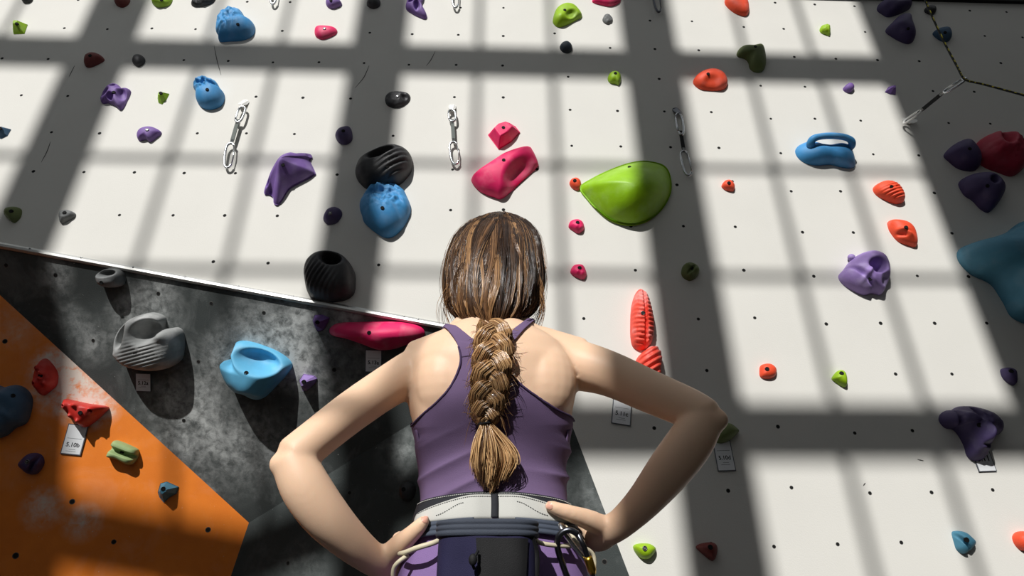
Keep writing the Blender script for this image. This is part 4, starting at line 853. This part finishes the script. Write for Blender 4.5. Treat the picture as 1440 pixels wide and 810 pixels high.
for c_i in range(NTL):                       # tail below the tie, in pointed locks
    a = rng.uniform(0, 2*math.pi); sx_ = rng.uniform(-1, 1); dp = rng.uniform(-1, 1); Lc = (1.02-.30*abs(sx_)**1.5)*rng.uniform(.86, 1.02); cuc = rng.normal(0, .006); wv = rng.uniform(0, 6.28)
    xe = 690+sx_*26+(10 if sx_ > .3 else 0); base = int(rng.choice([1, 2, 3, 4], p=[.06, .20, .38, .36]))
    ex0 = at(xe, 692, tail_end[1]); 
    for i in range(36):
        r0 = rng.uniform(.2, 1); p0 = tie_c+np.array([.0105*(.6*sx_+.4*r0*math.cos(a+i)), .009*(.5*dp+.5*r0*math.sin(a+i)), .004])
        jx, jy = rng.normal(0, .0052), rng.normal(0, .0045); L = Lc*rng.uniform(.85, 1.02); ps = []
        for k in range(KP):
            t = k/(KP-1)*L; fl = math.sin(min(1, t/.62)*math.pi/2)**1.2; cv = 1-.55*max(0, t-.62)/.4
            x_ = p0[0]+(ex0[0]-p0[0])*(.30*t+.85*fl*cv*.80)+jx*math.sin(math.pi*min(1, t*.92))+cuc*math.sin(t*5+wv)*t
            y_ = p0[1]+(ex0[1]-p0[1])*t+(.011*dp-.004)*math.sin(math.pi*min(1, t*.9))+jy*math.sin(math.pi*min(1, t*.92))+cuc*.7*math.cos(t*6+wv)*t
            ps.append(np.array([x_, min(y_, ex0[1]+.012), p0[2]+(ex0[2]-p0[2])*t]))
        S.append(ps); C_.append(int(np.clip(base+(rng.random() < .25)-(rng.random() < .25), 1, 4))); RD.append(rng.uniform(.0005, .0009))
strands('braid_tail', S, RD, C_, hair)['kind'] = 'stuff'
mb = MB()
for dz in (-.0035, .0, .0035):
    mb.tube([tie_c+np.array([.0125*math.cos(a), .0115*math.sin(a), dz+.0012*math.cos(a)]) for a in np.linspace(0, 2*math.pi, 24, endpoint=False)], .0024, 8, closed=True)
mb.build('hair_tie', mat('elastic_black', (26, 28, 34), .7, .1), hair)

# ------------------------------------------------------------------ harness
zB = cast_px(693, 693)[0][2]
M_blk = mat('black_webbing', (34, 36, 42), .75, .15, 80, .3, bscale=1200); M_pad = mat('light_grey_pad', (196, 196, 190), .75, .05, 30, .15, bscale=900); M_slate = mat('slate_webbing', (70, 78, 92), .7, .12, 90, .3, bscale=1200)
har = empty('climbing_harness', (float(TC[4]), YM, zB-.03)); tag(har, 'grey and black climbing harness belt round the climber\'s waist', 'harness')
dip = lambda th: -.016*(1-max(0, math.sin(th)))
def band(name, z0, z1, off, m, a0, a1, nz_=7, na_=90, th=.004, shape=None, rib=0):
    rows = []
    for i in range(nz_):
        r_ = []
        for j in range(na_):
            th_ = a0+(a1-a0)*j/(na_-1); u = i/(nz_-1); lo, hi = z0, z1
            if shape: lo, hi = shape(th_, z0, z1)
            z = lo+(hi-lo)*u+dip(th_); p, n = cast_th(z, th_)
            bul = .0022*math.sin(math.pi*u)**.5 if rib == 0 else .0022*abs(math.sin(math.pi*u*rib))
            r_.append((p+n*bul, n))
        rows.append(r_)
    return sheet(name, rows, m, har, off, th)
D_ = math.radians
band('waist_belt', zB-.050, zB, .0125, M_blk, D_(-170), D_(190), 9, 150)
def padshape(th_, z0, z1):
    k = abs(math.degrees(th_)-90)/68; return z0+.006*k*k, z1-.018*max(0, k-.35)**1.3*1.6
pad = band('back_pad', zB-.046, zB-.0055, .0165, M_pad, D_(22), D_(158), 9, 90, shape=padshape)
band('webbing', zB-.066, zB-.043, .0185, M_slate, D_(-170), D_(72), 25, 100, rib=3); band('webbing', zB-.066, zB-.043, .0185, M_slate, D_(108), D_(190), 25, 60, rib=3)
def stitches(name, pts_fn, n, m):
    mb_ = MB()
    for i in range(n):
        a, b = pts_fn((i+.15)/n), pts_fn((i+.75)/n)
        if a is None or b is None: continue
        mb_.tube([a, (a+b)/2, b], .0007, 5)
    o = mb_.build(name, m, pad); return o
M_st = mat('stitch_dark', (70, 70, 72), .8); M_stw = mat('stitch_white', (215, 215, 210), .8)
def on_belt(th_, z, off): p, n = cast_th(z+dip(th_), th_); return p+n*off
def top_line(u): th_ = D_(24+132*u); lo, hi = padshape(th_, zB-.046, zB-.0055); return on_belt(th_, hi-.003, .0172+.0022*.5)
stitches('stitching', top_line, 80, M_st)
stitches('stitching', lambda u: on_belt(D_(15+150*u), zB-.003, .0142), 90, M_stw)
stitches('stitching', lambda u: on_belt(D_(118+20*u), zB-.026+.008*math.cos(u*3.1), .0192), 14, M_st)
stitches('stitching', lambda u: on_belt(D_(46+24*u), zB-.026-.009*math.cos(u*3.1), .0192), 14, M_st)
# belt loop tab of the middle
mb = MB(); q = [on_belt(D_(90), zB-.006, .0205), on_belt(D_(90), zB-.022, .0225), on_belt(D_(90), zB-.044, .0215)]
mb.tube(catmull(q, 6), .006, 8, flat=((0, 1, 0), .35)); mb.build('haul_loop', M_blk, har)
M_cord = mat('pale_gear_cord', (214, 204, 176), .45, .1, 60)
def loop(pts, r=.0036): 
    m_ = MB(); m_.tube(catmull([at(x, y, Y) for x, y, Y in pts], 8), r, 10); return m_.build('gear_loop', M_cord, har)
loop([(622, 758, YM-.112), (608, 764, YM-.125), (588, 770, YM-.125), (570, 777, YM-.105), (562, 779, YM-.08)], .0042)
loop([(574, 781, YM-.10), (562, 789, YM-.105), (554, 799, YM-.10), (553, 815, YM-.09), (558, 835, YM-.07)], .0036)
loop([(748, 738, YM-.10), (750, 752, YM-.125), (757, 762, YM-.13), (772, 766, YM-.125), (797, 768, YM-.105), (816, 766, YM-.08), (820, 762, YM-.06)])
loop([(793, 738, YM-.075), (803, 750, YM-.10), (812, 764, YM-.10), (831, 776, YM-.085), (836, 788, YM-.08), (834, 806, YM-.075), (826, 832, YM-.05)], .0034)
for pts in LEG:                               # leg loops
    c = pts[0][0]+np.array([0, 0, -.035]); m_ = MB()
    ringp = [c+np.array([.108*math.cos(a), .112*math.sin(a), .012*math.sin(a)]) for a in np.linspace(0, 2*math.pi, 40, endpoint=False)]
    v = []
    for p in ringp:
        d = (p-c); d[2] = 0; d /= np.linalg.norm(d)
        v += [p+np.array([0, 0, -.024]), p+d*.006+np.array([0, 0, -.022]), p+d*.006+np.array([0, 0, .022]), p+np.array([0, 0, .024])]
    m_.add(v, [(i*4+k, i*4+(k+1) % 4, ((i+1) % 40)*4+(k+1) % 4, ((i+1) % 40)*4+k) for i in range(40) for k in range(4)]); m_.build('leg_loop', M_blk, har)
# ------------------------------------------------------------------ chalk bag
BY = YM-.175; tl, tr_ = at(614, 738, BY), at(757, 738, BY); bx, bw = (tl[0]+tr_[0])/2, (tr_[0]-tl[0])/2; bz = at(685, 729, BY-.048)[2]
bag = empty('chalk_bag', (bx, BY, bz-.15)); tag(bag, 'dark navy chalk bag with ribbed grey rim hanging behind the waist', 'chalk bag')
M_bag = mat('navy_fabric', (38, 36, 66), .75, .15, 30, .25, spec=.25, bscale=900); M_rim = mat('rim_fabric', (62, 68, 80), .75, .12, 60, .3, bscale=900); M_patch = mat('black_fabric', (16, 16, 18), .7, .2, 40, .2, bscale=900)
def oval(z, k, ky=.050, n=56, sq=2.8):
    o_ = []
    for j in range(n):
        a = 2*math.pi*j/n; ct, st = math.cos(a), math.sin(a); o_.append(np.array([bx+bw*k*abs(ct)**(2/sq)*np.sign(ct), BY-ky*k*abs(st)**(2/sq)*np.sign(st), z]))
    return o_
def lathe(name, prof_, m, parent, n=56, fold=0.0):
    v = []
    for z, k in prof_:
        for p in oval(bz+z, k, n=n):
            if fold: p = p+np.array([0, -fold*noise.noise(Vector((p[0]*22, z*16, 1.3)))*min(1, -z*20), 0])
            v.append(p)
    m_ = MB(); k_ = len(prof_); m_.add(v, [(i*n+j, i*n+(j+1) % n, (i+1)*n+(j+1) % n, (i+1)*n+j) for i in range(k_-1) for j in range(n)]); return m_.build(name, m, parent)
rp_ = [(-.004, .90), (.0, .94)]+[(-.0005-.0225*t, .985+.022*abs(math.sin(math.pi*t*3))) for t in np.linspace(0, 1, 22)]+[(-.024, .95)]
rim = lathe('rim', rp_, M_rim, bag)
lathe('bag_body', [(-.020, .93), (-.030, .945), (-.05, .95), (-.08, .945), (-.11, .93), (-.14, .88), (-.155, .78), (-.162, .55), (-.164, .0)], M_bag, bag, fold=.010)
lathe('lining', [(-.004, .90), (-.05, .86), (-.12, .80), (-.14, .0)], mat('fleece', (120, 118, 116), .9), bag)
m_ = MB(); g = []                              # dark panel on the outside
for i in range(13):
    for j in range(15):
        u, t = j/14-.5, i/12; z = -.027-.125*t; x = bx+bw*(.30+u*1.05*(1-.25*t))*.93
        rr = min(.999, abs((x-bx)/(bw*.95))); y = BY-.0505*.955*(1-rr**2.8)**(1/2.8)
        g.append(np.array([x, y-.002-.010*0, bz+z])+np.array([0, -.010*noise.noise(Vector((x*22, z*16, 1.3)))*min(1, -z*20)-.0015, 0]))
m_.add(g, [(i*15+j, i*15+j+1, (i+1)*15+j+1, (i+1)*15+j) for i in range(12) for j in range(14)]); m_.build('panel', M_patch, bag)
m_ = MB(); dc = [at(672, 775, BY-.058), at(668, 782, BY-.066), at(664, 790, BY-.064), at(667, 800, BY-.058)]
m_.tube(catmull(dc, 6), .0022, 7); m_.build('drawcord', M_patch, bag)
m_ = MB(); ellip(m_, at(665, 787, BY-.066), (.006, .005, .008)); m_.build('cord_lock', M_patch, bag)
m_ = MB(); m_.tube(catmull([at(600+145, 752, BY-.03), at(752, 775, BY-.02), at(753, 800, BY-.02), at(751, 840, BY-.02)], 6), .006, 8, flat=((0, 1, 0), .5)); m_.build('brush_strap', M_patch, bag)

# ------------------------------------------------------------------ carabiners, quickdraws, rope
CSH = [(-.30, .10), (-.12, .015), (.10, .0), (.34, .06), (.46, .20), (.47, .42), (.45, .64), (.36, .86), (.14, .985), (-.12, .97), (-.30, .86)]
def carabiner(name, top, ld, wd, L, Wd, r, m, mg, parent=None, wire=False, sleeve=None):
    top, ld, wd = [np.asarray(q, float) for q in (top, ld, wd)]; ld /= np.linalg.norm(ld); wd = wd-ld*(wd@ld); wd /= np.linalg.norm(wd)
    pt = lambda w, l: top+wd*w*Wd+ld*l*L
    m_ = MB(); m_.tube(catmull([pt(*q) for q in CSH], 6), r, 10); fr = m_.build(name, m, parent)
    g_ = MB()
    if wire:
        nn = np.cross(ld, wd)
        for s in (-1, 1): g_.tube([pt(-.30, .12)+nn*s*r*.6, pt(-.40, .5)+nn*s*r*.55, pt(-.33, .86)+nn*s*r*.2], r*.38, 6)
    else: g_.tube([pt(-.30, .10), pt(-.37, .3), pt(-.37, .66), pt(-.31, .87)], r*.85, 10)
    g_.build('gate', mg, fr)
    if sleeve: s_ = MB(); s_.tube([pt(-.372, .46), pt(-.372, .50), pt(-.372, .66), pt(-.36, .72)], [r*1.1, r*1.45, r*1.45, r*1.1], 12); s_.build('screw_sleeve', sleeve, fr)
    return fr
M_gun = mat('gunmetal', (96, 98, 104), .3, .08, 40, metal=1.0); M_gold = mat('gold_anodised', (206, 164, 62), .3, .05, 40, metal=1.0); M_sl_g = mat('grey_sling', (110, 116, 112), .8, .1, 60, .3, bscale=900); M_sl_k = mat('black_sling', (28, 28, 30), .8, .1, 60, .3, bscale=900)
M_wht = mat('white_painted_steel', (226, 226, 222), .45, .04, 40)
ca = carabiner('carabiner', at(797, 746, YM-.125), at(822, 822, YM-.10)-at(797, 746, YM-.125), (-1, 0, .2), .105, .050, .0052, M_gun, M_gun, sleeve=M_gold); tag(ca, 'gunmetal locking carabiner with gold sleeve on the right gear loop', 'carabiner')
cb = carabiner('carabiner', at(788, 738, YM-.105), at(836, 800, YM-.09)-at(788, 738, YM-.105), (-.6, -.7, .3), .085, .026, .0040, M_alu, M_alu); tag(cb, 'slim silver carabiner clipped behind the gunmetal one', 'carabiner')
def hanger(px_, py_, down, label, m=M_wht):
    p = WALL.hit(px_, py_); d = np.array([down[0], 0, down[1]], float); d /= np.linalg.norm(d); s = np.array([-d[2], 0, d[0]]); n = np.array([0, -1.0, 0])
    root = empty('bolt_hanger', p); m_ = MB()
    out = [(-.018, -.014), (-.010, -.024), (.010, -.024), (.018, -.014), (.019, .008), (.015, .026), (.006, .034), (-.006, .034), (-.015, .026), (-.019, .008)]
    v = []
    for h0 in (0, .003):
        for w, l in out: v.append(p+s*w+d*l+n*(h0+max(0, l)*0.75))
    k = len(out); m_.add(v, [tuple(range(k)), tuple(range(2*k-1, k-1, -1))]+[(i, (i+1) % k, (i+1) % k+k, i+k) for i in range(k)])
    m_.build('plate', m, root, smooth=False)
    b2 = bolt(root, p-d*.010+n*.004, n, .006, True)
    tag(root, label, 'bolt hanger', 'bolt hangers on the white wall'); return p, d, n
def quickdraw(label, top, mid0, mid1, end, m_sl, mA, mB_, Y=(-.022, -.026, -.024, -.02), wup=(1, 0, 0), wlo=(-1, 0, 0), w2=.042):
    a, b, c, e = [at(q[0], q[1], y_) for q, y_ in zip((top, mid0, mid1, end), Y)]
    root = empty('quickdraw', a)
    u = carabiner('upper_carabiner', a, b-a, wup, np.linalg.norm(b-a)*1.22, *[.040, .0056], mA, mA, root)
    d = (c-b)/np.linalg.norm(c-b); s = np.cross(d, [0, 1.0, 0]); s /= np.linalg.norm(s); n = np.cross(s, d)
    if n[1] > 0: n = -n
    m_ = MB(); L = np.linalg.norm(c-b); v = []; k = 11
    for i in range(k):
        t = i/(k-1); wd = .0085 if 1 < i < k-2 else .0065; p = b+d*(L*t); v += [p+s*wd+n*.0025, p-s*wd+n*.0025, p-s*wd-n*.0025, p+s*wd-n*.0025]
    m_.add(v, [(i*4+j, i*4+(j+1) % 4, (i+1)*4+(j+1) % 4, (i+1)*4+j) for i in range(k-1) for j in range(4)]+[(3, 2, 1, 0), tuple(4*(k-1)+j for j in range(4))]); sl = m_.build('sling', m_sl, root, smooth=False)
    st = MB()
    for t in (.14, .86):
        for q in range(-2, 3): st.box(b+d*(L*(t+.022*q))+n*.0028, s*.006, d*.0006, n*.0004)
    st.build('stitching', M_stw if m_sl is M_sl_k else M_st, sl, smooth=False)
    carabiner('lower_carabiner', c-d*.006, e-c, wlo, np.linalg.norm(e-c)+.006, w2, .0058, mB_, mB_, root, wire=True)
    tag(root, label, 'quickdraw', 'quickdraws hanging on the white wall'); return root
hanger(344, 146, (-.3, -1), 'white bolt hanger holding the leftmost quickdraw')
quickdraw('grey slinged quickdraw hanging leftmost on the wall', (341, 150), (335, 168), (325, 203), (320, 236), M_sl_g, M_alu, M_alu, w2=.046)
hanger(636, 152, (0, -1), 'white bolt hanger above the pink holds')
quickdraw('grey slinged quickdraw hanging above the head', (634, 155), (636, 168), (638, 201), (641, 231), M_sl_g, M_alu, M_alu, w2=.046)
hanger(951, 157, (.2, -1), 'dark bolt hanger holding the black quickdraw', M_gun)
quickdraw('black slinged quickdraw hanging in the third shadow bar', (953, 160), (957, 184), (962, 214), (969, 247), M_sl_k, M_alu, M_alu, w2=.046)
quickdraw('quickdraw cut by the top edge, its carabiner tip left of centre', (392, -78), (390, -60), (387, -27), (384, 6), M_sl_g, M_alu, M_alu)
quickdraw('quickdraw cut by the top edge above the hanging grey one', (640, -75), (640, -57), (640, -22), (641, 11), M_sl_g, M_alu, M_alu)
quickdraw('quickdraw cut by the top edge in the third shadow bar', (916, -70), (918, -52), (921, -16), (927, 17), M_sl_k, M_gun, M_gun)
hanger(1276, 171, (.5, -.4), 'pale bolt hanger holding the roped quickdraw')
quickdraw('black quickdraw pulled taut by the rope at upper right', (1271, 173), (1291, 159), (1329, 128), (1358, 110), M_sl_k, M_wht, M_alu, Y=(-.02, -.09, -.22, -.30), wup=(.5, .2, 1), wlo=(-.4, 0, -1), w2=.034)
rope = empty('climbing_rope', at(1356, 112, -.30)); tag(rope, 'black and yellow climbing rope running through the upper right quickdraw', 'rope')
R1 = catmull([at(1240, -150, -.16), at(1270, -75, -.20), at(1296, -12, -.24), at(1307, 15, -.25), at(1328, 60, -.27), at(1345, 92, -.29), at(1354, 109, -.30), at(1362, 114, -.305), at(1380, 118, -.31), at(1410, 126, -.33), at(1446, 136, -.36), at(1520, 158, -.42), at(1620, 190, -.50)], 16)
m_ = MB(); m_.tube(R1, .0046, 8); m_.build('sheath', mat('rope_black', (30, 32, 28), .8, .2, 200), rope)
m_ = MB()
for i in range(0, len(R1)-4, 4):               # yellow tracer marks in the weave
    seg = R1[i:i+3]+np.array([0, -.0030, .0018 if i % 8 else -.0014]); m_.tube(seg, [.0022, .0030, .0016], 6)
m_.build('tracer', mat('rope_yellow', (206, 196, 40), .7, .1, 200), rope)

# ------------------------------------------------------------------ grade cards
M_card = mat('card_white', (236, 238, 240), .5, .02); M_cfr = mat('card_sleeve_grey', (92, 96, 104), .5, .05); M_ink = mat('ink_black', (20, 20, 22), .7, .05); M_ink2 = mat('ink_grey', (130, 132, 136), .7, .05)
def text_mesh(body_):
    cu = bpy.data.curves.new('t', 'FONT'); cu.body = body_; cu.size = 1.0; cu.offset = 0.018; cu.extrude = 0.0; cu.align_x = 'CENTER'
    o = bpy.data.objects.new('t', cu); COL.objects.link(o); dg = bpy.context.evaluated_depsgraph_get(); me = bpy.data.meshes.new_from_object(o.evaluated_get(dg)); bpy.data.objects.remove(o); return me
def card(label, pl, key, cor, text, tv, th_=.30, lines=True):
    """cor: TL, TR, BR, BL in picture; tv: text baseline down the card (0..1)"""
    q = [pl.hit(*p, .004) for p in conv(key, cor)]
    up_ = ((q[0]-q[3])+(q[1]-q[2]))/2; rt = ((q[1]-q[0])+(q[2]-q[3]))/2; c = sum(q)/4; Hh, Ww = np.linalg.norm(up_), np.linalg.norm(rt); rt /= Ww; up_ = up_-rt*(up_@rt); up_ /= np.linalg.norm(up_); n = np.cross(rt, up_)
    if n@pl.n < 0: n = -n
    root = empty('grade_card', c); m_ = MB(); m_.box(c, rt*Ww/2, up_*Hh/2, n*.0012); m_.build('sleeve', M_cfr, root, smooth=False)
    m_ = MB(); m_.box(c+n*.0014, rt*Ww*.455, up_*Hh*.47, n*.0004); sh = m_.build('paper', M_card, root, smooth=False)
    me = text_mesh(text); xs = [v.co.x for v in me.vertices]; w = max(xs)-min(xs); sc = Ww*.66/w
    vv = [c+n*.0021+rt*(v.co.x*sc)+up_*(Hh*(.5-tv)+v.co.y*sc) for v in me.vertices]; ff = [tuple(p.vertices) for p in me.polygons]
    o = mesh_obj('lettering', vv, ff, M_ink, smooth=False); child_world(o, sh); bpy.data.meshes.remove(me)
    if lines:
        m_ = MB()
        for t, wd, xo in ((tv-.27, .36, 0), (tv+.09, .16, .02), (tv+.15, .24, -.02)):
            m_.box(c+n*.0019+up_*Hh*(.5-t)+rt*Ww*xo, rt*Ww*wd, up_*Hh*.006, n*.0002)
        m_.build('rule_lines', M_ink2, sh, smooth=False)
    tag(root, label, 'grade card', 'grade cards under the holds')
card('tilted white card reading 5.10b on the orange panel', FO, 'O', [(352, 425), (462, 436), (415, 592), (315, 582)], '5.10b', .74)
card('small white card reading 5.12a under the pale grey hold', FA, 'P', [(207, 476), (270, 479), (266, 552), (202, 550)], '5.12a', .62)
card('white card reading 5.13a under the long pink hold', FA, 'Q', [(562, 385), (688, 392), (684, 560), (556, 557)], '5.13a', .64)
card('white card reading 5.11c below the right upper arm', WALL, 'H', [(68, 480), (146, 492), (131, 605), (53, 592)], '5.11c', .68)
card('white card reading 5.10d below the right elbow', WALL, 'H', [(468, 655), (538, 650), (563, 788), (487, 788)], '5.10d', .66)
card('white card half hidden under the dragon head hold', WALL, 'G', [(444, 540), (585, 530), (640, 712), (492, 712)], '5.11', .53)
